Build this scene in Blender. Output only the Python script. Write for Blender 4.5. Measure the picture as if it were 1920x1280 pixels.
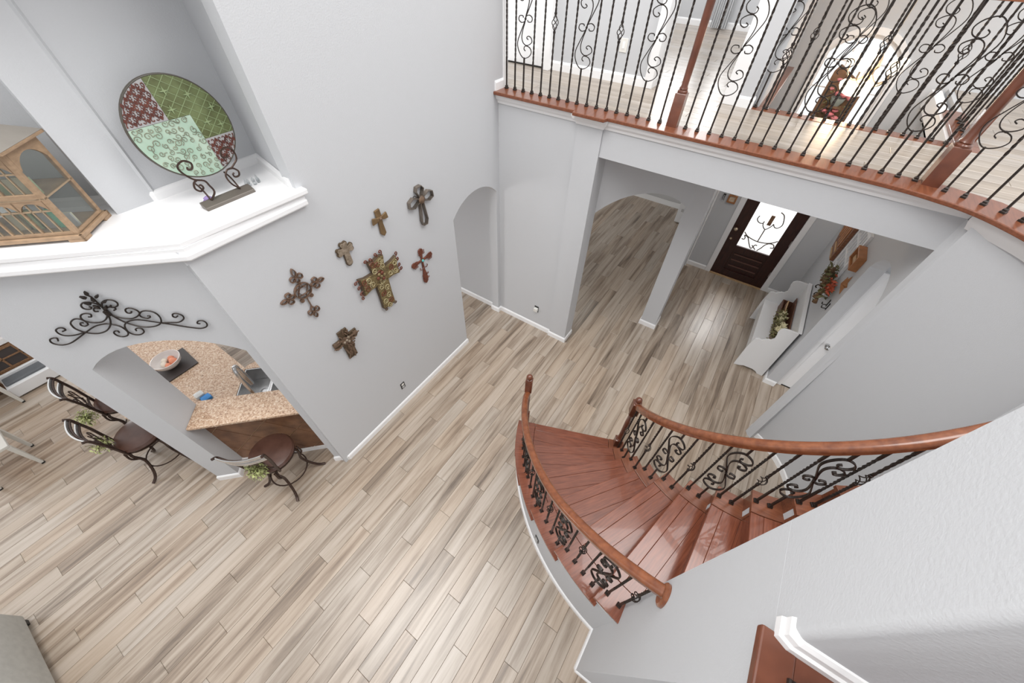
import bpy, bmesh, math, random
from mathutils import Vector, Matrix
S = bpy.context.scene
for o in list(bpy.data.objects): bpy.data.objects.remove(o)
COL = S.collection
rnd = random.Random(7)
PI = math.pi
R = math.radians
SQ = math.sqrt(.5)

# ---------------------------------------------------------------- camera, world, lights, exposure
cam = bpy.data.cameras.new('camera'); cam.sensor_width = 36; cam.lens = 690.2/1920*36; cam.clip_start = .02
co = bpy.data.objects.new('camera', cam); COL.objects.link(co); S.camera = co
yaw, pit, rol = R(123.0818), R(-49.0596), R(1.376)
fw = Vector((math.cos(yaw)*math.cos(pit), math.sin(yaw)*math.cos(pit), math.sin(pit)))
rt = Vector((math.sin(yaw), -math.cos(yaw), 0)); up = rt.cross(fw)
rt2 = math.cos(rol)*rt + math.sin(rol)*up; up2 = rt2.cross(fw)
m = Matrix((rt2, up2, -fw)).transposed().to_4x4(); m.translation = (0, 0, 4.65)
co.matrix_world = m
w = bpy.data.worlds.new('world'); S.world = w; w.use_nodes = True
w.node_tree.nodes['Background'].inputs[0].default_value = (.985, .99, 1, 1)
w.node_tree.nodes['Background'].inputs[1].default_value = 1.2
def area(name, loc, tgt, sx, sy, power, col=(1, 1, 1)):
    l = bpy.data.lights.new(name, 'AREA'); l.shape = 'RECTANGLE'; l.size = sx; l.size_y = sy; l.energy = power; l.color = col
    o = bpy.data.objects.new(name, l); COL.objects.link(o); o.location = loc
    o.rotation_euler = (Vector(tgt)-Vector(loc)).to_track_quat('-Z', 'Y').to_euler(); return o
area('hall_fill', (2.5, 3.2, 9.5), (-1, 1.5, 1), 3.6, 3.6, 300, (1, .985, .965))  # added fill above the open top, brightens the crosses wall
area('porch_daylight', (.65, 9.2, 3.4), (.3, 5.75, 0), 1.1, .9, 105)
area('dining_fill', (-2.6, 7.6, 2.9), (-2.2, 8.0, 0), .9, .9, 11, (1, .95, .86))  # added fill, no fitting there, brightens the white cabinet in the dining room
area('great_room_fill', (-2.2, -.8, 9.0), (.2, 2.6, 1), 3.6, 3.6, 340, (1, .985, .965))  # added overhead fill for the beam, curved wall and stair wall
S.view_settings.view_transform = 'Standard'; S.view_settings.look = 'None'
S.view_settings.exposure = .06; S.view_settings.gamma = 1; S.view_settings.use_curve_mapping = False

# ---------------------------------------------------------------- materials
MATS = {}
def nodes(name):
    m = bpy.data.materials.new(name); m.use_nodes = True; MATS[name] = m
    n = m.node_tree; return m, n, n.nodes['Principled BSDF']
def pm(name, col, rough=.5, metal=0., nz=0., scale=20., bump=0., bscale=80., spec=.5, stretch=(1, 1, 1), col2=None, coat=0.):
    m, n, b = nodes(name)
    b.inputs['Roughness'].default_value = rough; b.inputs['Metallic'].default_value = metal
    b.inputs['Specular IOR Level'].default_value = spec; b.inputs['Coat Weight'].default_value = coat
    tc = n.nodes.new('ShaderNodeTexCoord'); mp = n.nodes.new('ShaderNodeMapping'); n.links.new(tc.outputs['Object'], mp.inputs[0])
    mp.inputs['Scale'].default_value = stretch
    if nz or col2:
        t = n.nodes.new('ShaderNodeTexNoise'); t.inputs['Scale'].default_value = scale; t.inputs['Detail'].default_value = 5
        n.links.new(mp.outputs[0], t.inputs['Vector'])
        r = n.nodes.new('ShaderNodeValToRGB'); n.links.new(t.outputs[0], r.inputs[0])
        c2 = col2 or tuple(max(0, c*(1-nz)) for c in col); c1 = col if col2 else tuple(min(1, c*(1+nz)) for c in col)
        r.color_ramp.elements[0].position = .3; r.color_ramp.elements[1].position = .7
        r.color_ramp.elements[0].color = (*c2, 1); r.color_ramp.elements[1].color = (*c1, 1)
        n.links.new(r.outputs[0], b.inputs['Base Color'])
    else: b.inputs['Base Color'].default_value = (*col, 1)
    if bump:
        t2 = n.nodes.new('ShaderNodeTexNoise'); t2.inputs['Scale'].default_value = bscale; t2.inputs['Detail'].default_value = 3
        n.links.new(mp.outputs[0], t2.inputs['Vector'])
        bp = n.nodes.new('ShaderNodeBump'); bp.inputs['Strength'].default_value = bump; bp.inputs['Distance'].default_value = .004
        n.links.new(t2.outputs[0], bp.inputs['Height']); n.links.new(bp.outputs[0], b.inputs['Normal'])
    return m
def emit(name, col, s):
    m, n, b = nodes(name); b.inputs['Base Color'].default_value = (*col, 1)
    b.inputs['Emission Color'].default_value = (*col, 1); b.inputs['Emission Strength'].default_value = s; return m
def glass(name, tint=(1, 1, 1), op=.12, rough=.03):
    m, n, b = nodes(name); t = n.nodes.new('ShaderNodeBsdfTransparent'); t.inputs[0].default_value = (*tint, 1)
    mx = n.nodes.new('ShaderNodeMixShader'); b.inputs['Roughness'].default_value = rough; b.inputs['Base Color'].default_value = (.4, .42, .42, 1)
    mx.inputs[0].default_value = op
    n.links.new(t.outputs[0], mx.inputs[1]); n.links.new(b.outputs[0], mx.inputs[2])
    n.links.new(mx.outputs[0], n.nodes['Material Output'].inputs[0]); return m
def plank_mat(name, stops, sx, sy, rough, warm):
    """long streaky grain along the board, a tone of its own per board"""
    m, n, b = nodes(name); L = n.links.new
    g = n.nodes.new('ShaderNodeNewGeometry'); oi = n.nodes.new('ShaderNodeObjectInfo')
    add = n.nodes.new('ShaderNodeMath'); add.operation = 'ADD'; L(g.outputs['Random Per Island'], add.inputs[0]); L(oi.outputs['Random'], add.inputs[1])
    fr = n.nodes.new('ShaderNodeMath'); fr.operation = 'FRACT'; L(add.outputs[0], fr.inputs[0])
    mp = n.nodes.new('ShaderNodeMapping'); L(g.outputs['Position'], mp.inputs[0]); mp.inputs['Scale'].default_value = (sx, sy, 1)
    w1 = n.nodes.new('ShaderNodeMath'); w1.operation = 'MULTIPLY'; w1.inputs[1].default_value = 60; L(fr.outputs[0], w1.inputs[0])
    t = n.nodes.new('ShaderNodeTexNoise'); t.noise_dimensions = '4D'; t.inputs['Scale'].default_value = 1; t.inputs['Detail'].default_value = 6; t.inputs['Roughness'].default_value = .62
    t.inputs['Distortion'].default_value = .6
    L(mp.outputs[0], t.inputs['Vector']); L(w1.outputs[0], t.inputs['W'])
    sh = n.nodes.new('ShaderNodeMath'); sh.operation = 'MULTIPLY_ADD'; L(fr.outputs[0], sh.inputs[0]); sh.inputs[1].default_value = .10; sh.inputs[2].default_value = -.05
    ad = n.nodes.new('ShaderNodeMath'); ad.operation = 'ADD'; L(t.outputs[0], ad.inputs[0]); L(sh.outputs[0], ad.inputs[1])
    r = n.nodes.new('ShaderNodeValToRGB'); L(ad.outputs[0], r.inputs[0])
    while len(r.color_ramp.elements) < len(stops): r.color_ramp.elements.new(.5)
    for e, (p, c) in zip(r.color_ramp.elements, stops): e.position = p; e.color = (*c, 1)
    # hue of single boards
    wn = n.nodes.new('ShaderNodeTexWhiteNoise'); wn.noise_dimensions = '1D'; L(w1.outputs[0], wn.inputs['W'])
    mx = n.nodes.new('ShaderNodeMix'); mx.data_type = 'RGBA'; mx.blend_type = 'MULTIPLY'; mx.inputs['Factor'].default_value = 1
    r2 = n.nodes.new('ShaderNodeValToRGB'); L(wn.outputs['Value'], r2.inputs[0])
    r2.color_ramp.elements[0].color = (*warm, 1); r2.color_ramp.elements[1].color = (1, 1, 1, 1)
    b.inputs['Specular IOR Level'].default_value = .8; L(r.outputs[0], mx.inputs['A']); L(r2.outputs[0], mx.inputs['B']); L(mx.outputs['Result'], b.inputs['Base Color'])
    b.inputs['Roughness'].default_value = rough
    return m
plank_mat('plank_oak', [(.29, (.125, .092, .067)), (.42, (.29, .232, .18)), (.52, (.405, .342, .28)), (.66, (.485, .425, .365))], 12, .7, .31, (1, .93, .86))
plank_mat('plank_upper', [(.27, (.24, .20, .165)), (.45, (.34, .295, .25)), (.6, (.40, .355, .31)), (.75, (.46, .41, .37))], .75, 11, .27, (.98, .94, .88))
W = pm('wall_paint', (.585, .595, .612), .75, bump=.25, bscale=110, spec=.25)
TR = pm('trim_white', (.90, .90, .905), .4)
STW = pm('stair_wood', (.25, .078, .040), .24, col2=(.145, .042, .022), scale=5, stretch=(1.2, 14, 14), coat=.25)
CAPW = pm('cap_wood', (.235, .078, .036), .3, col2=(.15, .047, .021), scale=5, stretch=(14, 1.5, 14), coat=.25)
RAILW = pm('rail_wood', (.27, .092, .038), .25, col2=(.16, .05, .022), scale=7, stretch=(3, 3, 3), coat=.4)
NEWW = pm('newel_wood', (.17, .054, .027), .3, col2=(.10, .03, .015), scale=9, coat=.4)
IRON = pm('wrought_iron', (.030, .022, .018), .42, metal=.35, nz=.4, scale=60)
IRON2 = pm('bronze_iron', (.055, .032, .024), .38, metal=.45, nz=.4, scale=50)
GRAN = None
def granite():
    m, n, b = nodes('granite'); L = n.links.new
    tc = n.nodes.new('ShaderNodeTexCoord')
    v = n.nodes.new('ShaderNodeTexVoronoi'); v.inputs['Scale'].default_value = 75; L(tc.outputs['Object'], v.inputs['Vector'])
    t = n.nodes.new('ShaderNodeTexNoise'); t.inputs['Scale'].default_value = 60; t.inputs['Detail'].default_value = 6; L(tc.outputs['Object'], t.inputs['Vector'])
    mx = n.nodes.new('ShaderNodeMath'); mx.operation = 'MULTIPLY_ADD'; L(v.outputs['Color'], mx.inputs[0]); mx.inputs[1].default_value = .45; L(t.outputs[0], mx.inputs[2])
    r = n.nodes.new('ShaderNodeValToRGB'); L(mx.outputs[0], r.inputs[0])
    st = [(.35, (.05, .03, .022)), (.47, (.33, .20, .13)), (.66, (.50, .33, .22)), (.84, (.62, .46, .33)), (1., (.72, .60, .48))]
    while len(r.color_ramp.elements) < 5: r.color_ramp.elements.new(.5)
    for e, (p, c) in zip(r.color_ramp.elements, st): e.position = p; e.color = (*c, 1)
    L(r.outputs[0], b.inputs['Base Color']); b.inputs['Roughness'].default_value = .22
    return m
GRAN = granite()
TILE = pm('slate_tile', (.27, .135, .07), .4, col2=(.13, .06, .032), scale=7, bump=.3, bscale=30)
GROUT = pm('tile_grout', (.55, .38, .24), .8)
CH = pm('stainless', (.55, .55, .55), .22, metal=1)
LEATH = pm('brown_leather', (.10, .048, .034), .32, col2=(.055, .024, .017), scale=8)
DOORW = pm('mahogany', (.050, .014, .010), .3, col2=(.022, .007, .006), scale=6, stretch=(10, 10, 1.5))
DAY = emit('daylight_pane', (1, 1, 1), 3.2)
DAYW = emit('window_daylight', (1, 1, 1), 5.0); DAYL = emit('dining_window_daylight', (1, 1, 1), 11.0)
BRASS = pm('brass', (.62, .50, .36), .3, metal=.8)
BLACK = pm('black_plastic', (.012, .011, .010), .4)
WHITE = pm('white_paint', (.80, .805, .81), .38)
WPL = pm('white_plastic', (.8, .79, .75), .35)
PINE = pm('weathered_pine', (.43, .29, .18), .6, col2=(.30, .20, .125), scale=10, stretch=(2, 2, 6))
PINED = pm('lattice_wood', (.42, .31, .20), .65, col2=(.30, .22, .15), scale=14)
ROOF = pm('zinc_roof', (.24, .22, .195), .5, nz=.12, scale=6)
FROST = glass('frosted_door_glass', (1, 1, 1), .35, .5); FROST.node_tree.nodes['Principled BSDF'].inputs['Emission Color'].default_value = (1, 1, 1, 1); FROST.node_tree.nodes['Principled BSDF'].inputs['Emission Strength'].default_value = 1.6  # emission added to the pane stands in for daylight behind it
GLS = glass('cabinet_glass', (.80, .82, .80), .18)
GLC = glass('clear_glass', (.97, .98, .98), .08)
CREAM = pm('cream_card', (.72, .68, .52), .6, nz=.08)
GREENC = pm('green_card', (.46, .56, .36), .6, nz=.15)
MINT = pm('mint_card', (.27, .66, .47), .5)
GREYC = pm('grey_card', (.5, .5, .5), .6)
P_MINT = pm('mint_glaze', (.47, .58, .47), .4, col2=(.34, .49, .38), scale=9)
P_GRN = pm('olive_glaze', (.17, .21, .085), .45, col2=(.085, .095, .03), scale=11)
P_GRNL = pm('pale_green_glaze', (.27, .34, .17), .4)
P_RED = pm('rust_glaze', (.15, .038, .022), .45, col2=(.07, .017, .012), scale=25)
P_GREY = pm('pewter_ground', (.40, .39, .39), .5)
P_RIM = pm('plate_rim', (.08, .07, .055), .4)
P_SWL = pm('swirl_taupe', (.24, .25, .18), .5, nz=.3)
C_BRZ = pm('copper_bronze', (.20, .125, .085), .42, metal=.3, nz=.35, scale=40)
C_TAUPE = pm('carved_stone', (.34, .275, .21), .7, col2=(.16, .12, .08), scale=45, bump=.8, bscale=60)
C_WOOD = pm('olive_wood', (.20, .125, .055), .55, col2=(.12, .072, .032), scale=12, stretch=(4, 4, 1))
C_TIN = pm('galvanised_tin', (.22, .185, .155), .38, metal=.6, nz=.35, scale=14)
C_MOSA = pm('mosaic_gold', (.27, .205, .09), .55, col2=(.07, .045, .018), scale=55, bump=.5, bscale=40)
C_RED = pm('rust_red', (.19, .055, .028), .5, col2=(.10, .028, .016), scale=30)
C_GOLD = pm('scroll_gold', (.40, .34, .19), .5, nz=.3, scale=50)
C_CORE = pm('cross_edge', (.085, .055, .03), .6)
C_TWIG = pm('twig_brown', (.20, .125, .08), .6, col2=(.08, .05, .03), scale=30)
TURQ = pm('turquoise', (.10, .42, .40), .3)
FAB = pm('sofa_fabric', (.52, .52, .49), .9, nz=.07, scale=18, bump=.3, bscale=300)
SLATE = pm('dark_slate', (.055, .045, .043), .45)
BOWL = pm('white_ceramic', (.78, .73, .70), .25)
PEACH = pm('peach_skin', (.75, .27, .15), .5, nz=.12, scale=9)
CRM2 = pm('cream_egg', (.78, .70, .58), .5)
BLUE = pm('blue_wrap', (.03, .22, .55), .35)
CLEARW = pm('clear_wrap', (.66, .66, .64), .25)
LEAF = pm('leaf_yellow_green', (.50, .54, .24), .6, nz=.4, scale=12)
LEAFD = pm('leaf_olive', (.15, .14, .055), .6, nz=.4, scale=12)
PINEC = pm('pinecone_brown', (.17, .10, .05), .7, nz=.4, scale=30)
REDL = pm('autumn_red', (.42, .075, .03), .55, nz=.4, scale=20)
STAR = pm('rust_star', (.36, .16, .06), .6, nz=.2)
BOXW = pm('box_wood', (.40, .17, .065), .5, nz=.15, scale=12)
SIGNW = pm('sign_wood', (.30, .13, .06), .55, col2=(.13, .05, .025), scale=16, stretch=(1, 4, 12))
SIGNL = pm('sign_light_wood', (.52, .34, .18), .6, nz=.15)
FLOWC = pm('cream_petal', (.72, .66, .42), .6)
PINK = pm('pink_wax', (.80, .40, .32), .5)
ROSE = pm('rose_pink', (.75, .25, .27), .55, nz=.25, scale=15)
DKWOOD = pm('dark_box_wood', (.13, .055, .03), .5, nz=.2)
HUTW = pm('rustic_wood', (.30, .165, .085), .6, col2=(.17, .09, .045), scale=8, stretch=(1, 8, 8))
DGREY = pm('dark_grey_cushion', (.13, .14, .15), .6, nz=.12, scale=10)
CURT = pm('curtain_cloth', (.72, .73, .74), .85)
AMETH = pm('amethyst', (.38, .28, .58), .25)
CRYS = glass('crystal_glass', (.95, .96, .97), .3, .1)
LAMPG = emit('lamp_globe', (1, .86, .66), 2.2)
BRNW = pm('brown_brick', (.20, .11, .06), .7, nz=.3, scale=12)
PRNT = pm('picture_print', (.55, .36, .22), .6, col2=(.75, .68, .55), scale=25)

# ---------------------------------------------------------------- mesh helper
WL = {}
class MB:
    def __init__(s): s.v = []; s.f = []
    def add(s, vs, fs):  # chainable
        b = len(s.v); s.v += [tuple(v) for v in vs]; s.f += [tuple(i+b for i in f) for f in fs]; return s
    def box(s, x0, x1, y0, y1, z0, z1):
        s.add([(x0,y0,z0),(x1,y0,z0),(x1,y1,z0),(x0,y1,z0),(x0,y0,z1),(x1,y0,z1),(x1,y1,z1),(x0,y1,z1)],
              [(3,2,1,0),(4,5,6,7),(0,1,5,4),(1,2,6,5),(2,3,7,6),(3,0,4,7)]); return s
    def obox(s, c, d, a=0, tilt=None):
        M = Matrix.Rotation(a, 3, 'Z')
        if tilt is not None: M = tilt
        vs = [Vector(c)+M@Vector((sx*d[0]/2, sy*d[1]/2, sz*d[2]/2)) for sz in (-1,1) for sx,sy in ((-1,-1),(1,-1),(1,1),(-1,1))]
        s.add(vs, [(3,2,1,0),(4,5,6,7),(0,1,5,4),(1,2,6,5),(2,3,7,6),(3,0,4,7)]); return s
    def extr(s, pts, o, U, V, N, t0, t1):
        o, U, V, N = Vector(o), Vector(U), Vector(V), Vector(N); n = len(pts)
        a = [o+U*p[0]+V*p[1]+N*t0 for p in pts]; b = [o+U*p[0]+V*p[1]+N*t1 for p in pts]
        s.add(a+b, [tuple(range(n))[::-1], tuple(range(n, 2*n))]+[(i, (i+1)%n, n+(i+1)%n, n+i) for i in range(n)]); return s
    def prism(s, pts, z0, z1): return s.extr(pts, (0,0,0), (1,0,0), (0,1,0), (0,0,1), z0, z1)
    def rings(s, rs, closed=False, cap=True):
        n = len(rs[0]); fs = []
        k = len(rs)
        for i in range(k if closed else k-1):
            a = i*n; b = ((i+1)%k)*n
            fs += [(a+j, a+(j+1)%n, b+(j+1)%n, b+j) for j in range(n)]
        if cap and not closed: fs += [tuple(range(n))[::-1], tuple(range((k-1)*n, k*n))]
        s.add([v for r in rs for v in r], fs); return s
    def tube(s, path, r, n=6, closed=False, ph=0.):
        P = [Vector(p) for p in path]; k = len(P); rs = []; Sd = None
        for i, p in enumerate(P):
            a = P[i-1] if (i or closed) else p; b = P[(i+1)%k] if (i < k-1 or closed) else p
            T = (b-a).normalized()
            if Sd is None: Sd = T.orthogonal().normalized()
            Sd = (Sd-T*Sd.dot(T)).normalized(); U = T.cross(Sd); rr = r[i] if isinstance(r, (list, tuple)) else r
            rs.append([p+(Sd*math.cos(2*PI*j/n+ph)+U*math.sin(2*PI*j/n+ph))*rr for j in range(n)])
        return s.rings(rs, closed)
    def strap(s, path, N, t, wd):
        """flat bar: path in a plane of normal N, thickness t in the plane, width wd across it"""
        P = [Vector(p) for p in path]; N = Vector(N).normalized(); rs = []
        for i, p in enumerate(P):
            T = (P[min(i+1, len(P)-1)]-P[max(i-1, 0)]).normalized(); B = N.cross(T).normalized()
            rs.append([p+B*t/2+N*wd/2, p-B*t/2+N*wd/2, p-B*t/2-N*wd/2, p+B*t/2-N*wd/2])
        return s.rings(rs)
    def sweep(s, path, prof, closed=False, flat=True):
        """profile (side, up) swept; side is to the right of travel"""
        P = [Vector(p) for p in path]; k = len(P); rs = []
        for i, p in enumerate(P):
            a = P[i-1] if (i or closed) else p; b = P[(i+1)%k] if (i < k-1 or closed) else p
            d1 = (p-a) if (p-a).length > 1e-6 else (b-p); d2 = (b-p) if (b-p).length > 1e-6 else d1
            s1 = Vector((d1.y, -d1.x, 0)).normalized(); s2 = Vector((d2.y, -d2.x, 0)).normalized()
            sd = (s1+s2); sd = sd.normalized()/max(.35, math.sqrt((1+s1.dot(s2))/2)) if sd.length > 1e-6 else s1
            T = (d1.normalized()+d2.normalized()).normalized()
            U = Vector((0,0,1)) if flat else sd.normalized().cross(T)
            rs.append([p+sd*q[0]+U*q[1] for q in prof])
        return s.rings(rs, closed)
    def lathe(s, prof, c, n=16, sq=None):
        c = Vector(c); rs = []
        for r, z in prof: rs.append([c+Vector((r*math.cos(2*PI*j/n), r*math.sin(2*PI*j/n), z)) for j in range(n)])
        return s.rings(rs)
    def ball(s, c, r, n=10, k=7, sc=(1,1,1)):
        c = Vector(c); rs = []
        for i in range(k+1):
            a = -PI/2+PI*i/k; q = max(math.cos(a), .02)
            rs.append([c+Vector((r*sc[0]*q*math.cos(2*PI*j/n), r*sc[1]*q*math.sin(2*PI*j/n), r*sc[2]*math.sin(a))) for j in range(n)])
        return s.rings(rs)
    def build(s, name, mat, parent=None, smooth=False, bevel=0., shift=True, loc=None):
        me = bpy.data.meshes.new(name)
        off = Vector(WL.get(parent.name, (0,0,0))) if (parent and shift) else Vector((0,0,0))
        me.from_pydata([tuple(Vector(v)-off) for v in s.v], [], s.f); me.materials.append(mat)
        bm = bmesh.new(); bm.from_mesh(me); bmesh.ops.recalc_face_normals(bm, faces=bm.faces)
        if bevel:
            es = [e for e in bm.edges if len(e.link_faces) == 2 and e.calc_face_angle(0) > R(40)]
            bmesh.ops.bevel(bm, geom=es, offset=bevel, segments=2, profile=.5, affect='EDGES', clamp_overlap=True)
        bm.to_mesh(me); bm.free()
        if smooth: me.shade_auto_smooth(R(42)) if hasattr(me, 'shade_auto_smooth') else [setattr(p, 'use_smooth', True) for p in me.polygons]
        o = bpy.data.objects.new(name, me); COL.objects.link(o)
        if smooth:
            for p in me.polygons: p.use_smooth = True
            try:
                me.set_sharp_from_angle(angle=R(45))
            except Exception: pass
        if parent: o.parent = parent
        WL[o.name] = tuple(off) if parent else (0,0,0)
        if loc: o.location = loc
        return o
def tag(o, label, cat, group=None, kind=None):
    o['label'] = label; o['category'] = cat
    if group: o['group'] = group
    if kind: o['kind'] = kind
    return o
def thing(name, label, cat, loc=(0,0,0), rz=0, group=None):
    o = bpy.data.objects.new(name, None); COL.objects.link(o); o.location = loc; o.rotation_euler = (0,0,rz); o.empty_display_size = .1
    WL[o.name] = tuple(loc); return tag(o, label, cat, group)
def struct(o): o['kind'] = 'structure'; return o
def sroot(name):
    o = bpy.data.objects.new(name, None); COL.objects.link(o); o.empty_display_size = .1; WL[o.name] = (0,0,0); return struct(o)
def dup(root, loc, rz=0, sz=1., parent=None):
    c = root.copy(); COL.objects.link(c); c.location = loc; c.rotation_euler = (0,0,rz); c.scale = (1,1,sz)
    if parent: c.parent = parent
    for ch in list(root.children):
        d = ch.copy(); COL.objects.link(d); d.parent = c
        for g in list(ch.children):
            e = g.copy(); COL.objects.link(e); e.parent = d
    return c
def cr(pts, k=4, closed=False):
    """Catmull-Rom through points"""
    P = [Vector(p) for p in pts]; n = len(P); out = []
    for i in range(n if closed else n-1):
        p0 = P[i-1] if (i or closed) else P[0]*2-P[1]; p1 = P[i]; p2 = P[(i+1)%n]
        p3 = P[(i+2)%n] if (i+2 < n or closed) else p2*2-p1
        for j in range(k):
            t = j/k; out.append(.5*((2*p1)+(-p0+p2)*t+(2*p0-5*p1+4*p2-p3)*t*t+(-p0+3*p1-3*p2+p3)*t**3))
    if not closed: out.append(P[-1])
    return out
def arc(c, r, a0, a1, n):
    return [(c[0]+r*math.cos(R(a0+(a1-a0)*i/n)), c[1]+r*math.sin(R(a0+(a1-a0)*i/n))) for i in range(n+1)]
def clip(poly, a, b, c):
    """keep a*x+b*y>=c"""
    out = []
    for i in range(len(poly)):
        p, q = poly[i], poly[(i+1)%len(poly)]; dp = a*p[0]+b*p[1]-c; dq = a*q[0]+b*q[1]-c
        if dp >= 0: out.append(p)
        if dp*dq < 0: t = dp/(dp-dq); out.append((p[0]+(q[0]-p[0])*t, p[1]+(q[1]-p[1])*t))
    return out
def archpts(u0, u1, zs, zt, n=14):
    """points of an arch from (u0,zs) over the top (zt) to (u1,zs)"""
    h = zt-zs; wd = abs(u1-u0)/2; r = (wd*wd+h*h)/(2*h); cz = zt-r; cu = (u0+u1)/2
    a = math.asin(min(1, wd/r)); sg = 1 if u1 > u0 else -1
    return [(cu+sg*r*math.sin(-a+2*a*i/n), cz+r*math.cos(-a+2*a*i/n)) for i in range(n+1)]
BBP = [(0,0), (.016,0), (.016,.075), (.010,.088), (.004,.095), (0,.095)]      # baseboard profile, side away from the wall
def baseboard(name, path, z=0., prof=BBP):
    o = MB().sweep([(p[0], p[1], z) for p in path], prof).build(name, TR); return struct(o)
# ================================================================ SETTING
ZU = 3.39                      # upper floor
A0 = (-2.884, .442)            # corner between the crosses wall and the diagonal wall
def ptA(t, z, d=0): return (A0[0]-SQ*t-SQ*d, A0[1]-SQ*t+SQ*d, z)     # t along the diagonal wall to the left, d into the kitchen
OA, UA, NA = (A0[0], A0[1], 0), (-SQ, -SQ, 0), (-SQ, SQ, 0)
ZT = 5.6
# ---- lower floor with its planks
def floor_planks(name, parent, rects, wd, ln, z, along_y, mat, keep):
    """boards in staggered rows; the boards that show largest are parts, the rest one joined part"""
    cs = []
    for (x0, x1, y0, y1) in rects:
        a0, a1, b0, b1 = (x0, x1, y0, y1) if along_y else (y0, y1, x0, x1)
        i0 = math.floor(a0/wd)
        for i in range(i0, math.ceil(a1/wd)):
            off = ((i*.381966) % 1)*ln
            j = math.floor((b0-off)/ln)
            while j*ln+off < b1:
                lo, hi = max(b0, j*ln+off), min(b1, (j+1)*ln+off)
                wa, wb = max(a0, i*wd), min(a1, (i+1)*wd)
                if hi-lo > .02 and wb-wa > .01: cs.append(((wa+wb)/2, (lo+hi)/2, wb-wa, hi-lo))
                j += 1
    inv = co.matrix_world.inverted()
    def score(c):
        p = Vector((c[0], c[1], z)) if along_y else Vector((c[1], c[0], z)); q = inv @ p
        if q.z > -.3: return 0
        u, v = q.x/-q.z*690/960, q.y/-q.z*690/640
        return (c[2]*c[3]/(p-co.location).length**2) if abs(u) < 1.12 and abs(v) < 1.15 else 0
    sc = sorted(cs, key=score, reverse=True); big = [c for c in sc[:keep] if score(c) > 0]; rest = sc[len(big):]
    def board(mb, c):
        g = .0009; h = .0016
        x, y, a, b = c; a = a/2-g; b = b/2-g
        vs = []
        for k, zz in ((0, z-.012), (0, z-h), (h*1.2, z)):
            for sx, sy in ((-1,-1),(1,-1),(1,1),(-1,1)):
                p = (x+sx*(a-k), y+sy*(b-k)); vs.append((p[0], p[1], zz) if along_y else (p[1], p[0], zz))
        mb.add(vs, [(0,1,5,4),(1,2,6,5),(2,3,7,6),(3,0,4,7),(4,5,9,8),(5,6,10,9),(6,7,11,10),(7,4,8,11),(8,9,10,11)])
    cache = {}
    for c in big:
        key = (round(c[2], 3), round(c[3], 3))
        if key not in cache:
            mb = MB(); board(mb, (0, 0, c[2], c[3])); o = mb.build('plank', mat, parent); cache[key] = o.data
        else:
            o = bpy.data.objects.new('plank', cache[key]); COL.objects.link(o); o.parent = parent
        o.location = (c[0], c[1], 0) if along_y else (c[1], c[0], 0)
    if rest:
        mb = MB()
        for c in rest: board(mb, c)
        o = mb.build('planks', mat, parent); o['kind'] = 'stuff'
fl = struct(MB().box(-11, 4.2, -7, 9.7, -.08, -.0118).build('floor', pm('subfloor', (.14, .105, .08), .8)))
floor_planks('plank', fl, [(-9.2, 2.2, -3.2, 9.6)], .158, 1.22, 0, True, MATS['plank_oak'], 296)
struct(MB().box(-3, 4.2, 7.42, 14.5, -.05, -.002).build('floor_porch', pm('porch_concrete', (.82, .81, .79), .8)))
# ---- diagonal wall (A): arched pass-through, ledge above
out = [(0, 0), (.06, 0)] + archpts(.06, 1.2, 2.225, 2.455) + [(1.2, 0), (1.435, 0), (1.435, 3.24), (0, 3.24)]
struct(MB().extr(out, OA, UA, (0,0,1), NA, 0, .36).build('wall_diagonal', W))
struct(MB().extr([(.235, 3.24), (2.6, 3.24), (2.6, ZT), (.235, ZT)], OA, UA, (0,0,1), NA, .53, .63).build('wall_niche_left', W))
# ---- crosses wall (B)
yb1, yb2 = 2.94, 3.83
out = [(.442, 0), (yb1, 0)] + archpts(yb1, yb2, 2.245, 2.44) + [(yb2, 0), (3.985, 0), (3.985, ZT), (1.305, ZT), (1.305, 3.24), (.442, 3.24)]
struct(MB().extr(out, (-2.8, 0, 0), (0,1,0), (0,0,1), (-1,0,0), 0, .13).build('wall_left', W))
struct(MB().extr([(.40, 3.24), (1.52, 3.24), (1.52, ZT), (.40, ZT)], (-3.44, 0, 0), (0,1,0), (0,0,1), (-1,0,0), 0, .08).build('wall_niche_back', W))
struct(MB().prism([(-2.81, 1.305), (-3.44, 1.42), (-3.44, 1.5), (-2.93, 1.5), (-2.81, 1.4)], 3.24, ZT).build('wall_niche_right', W))
struct(MB().prism([(-2.8, .442), (-2.93, .442), (-2.93, 1.3), (-3.45, 1.3), (-3.45, .55), ptA(.0, 0, .36)[:2], A0, (-2.80, .43)], 3.14, 3.24).build('wall_niche_base', W))
struct(MB().prism([(-2.80, .43), (-2.80, 1.31), (-3.5, 1.45), (-3.5, .7), ptA(2.6, 0, .6)[:2], ptA(2.6, 0)[:2], A0], 4.9, ZT).build('wall_niche_header', W))  # unseen header, added to keep overhead light out of the niche
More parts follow.
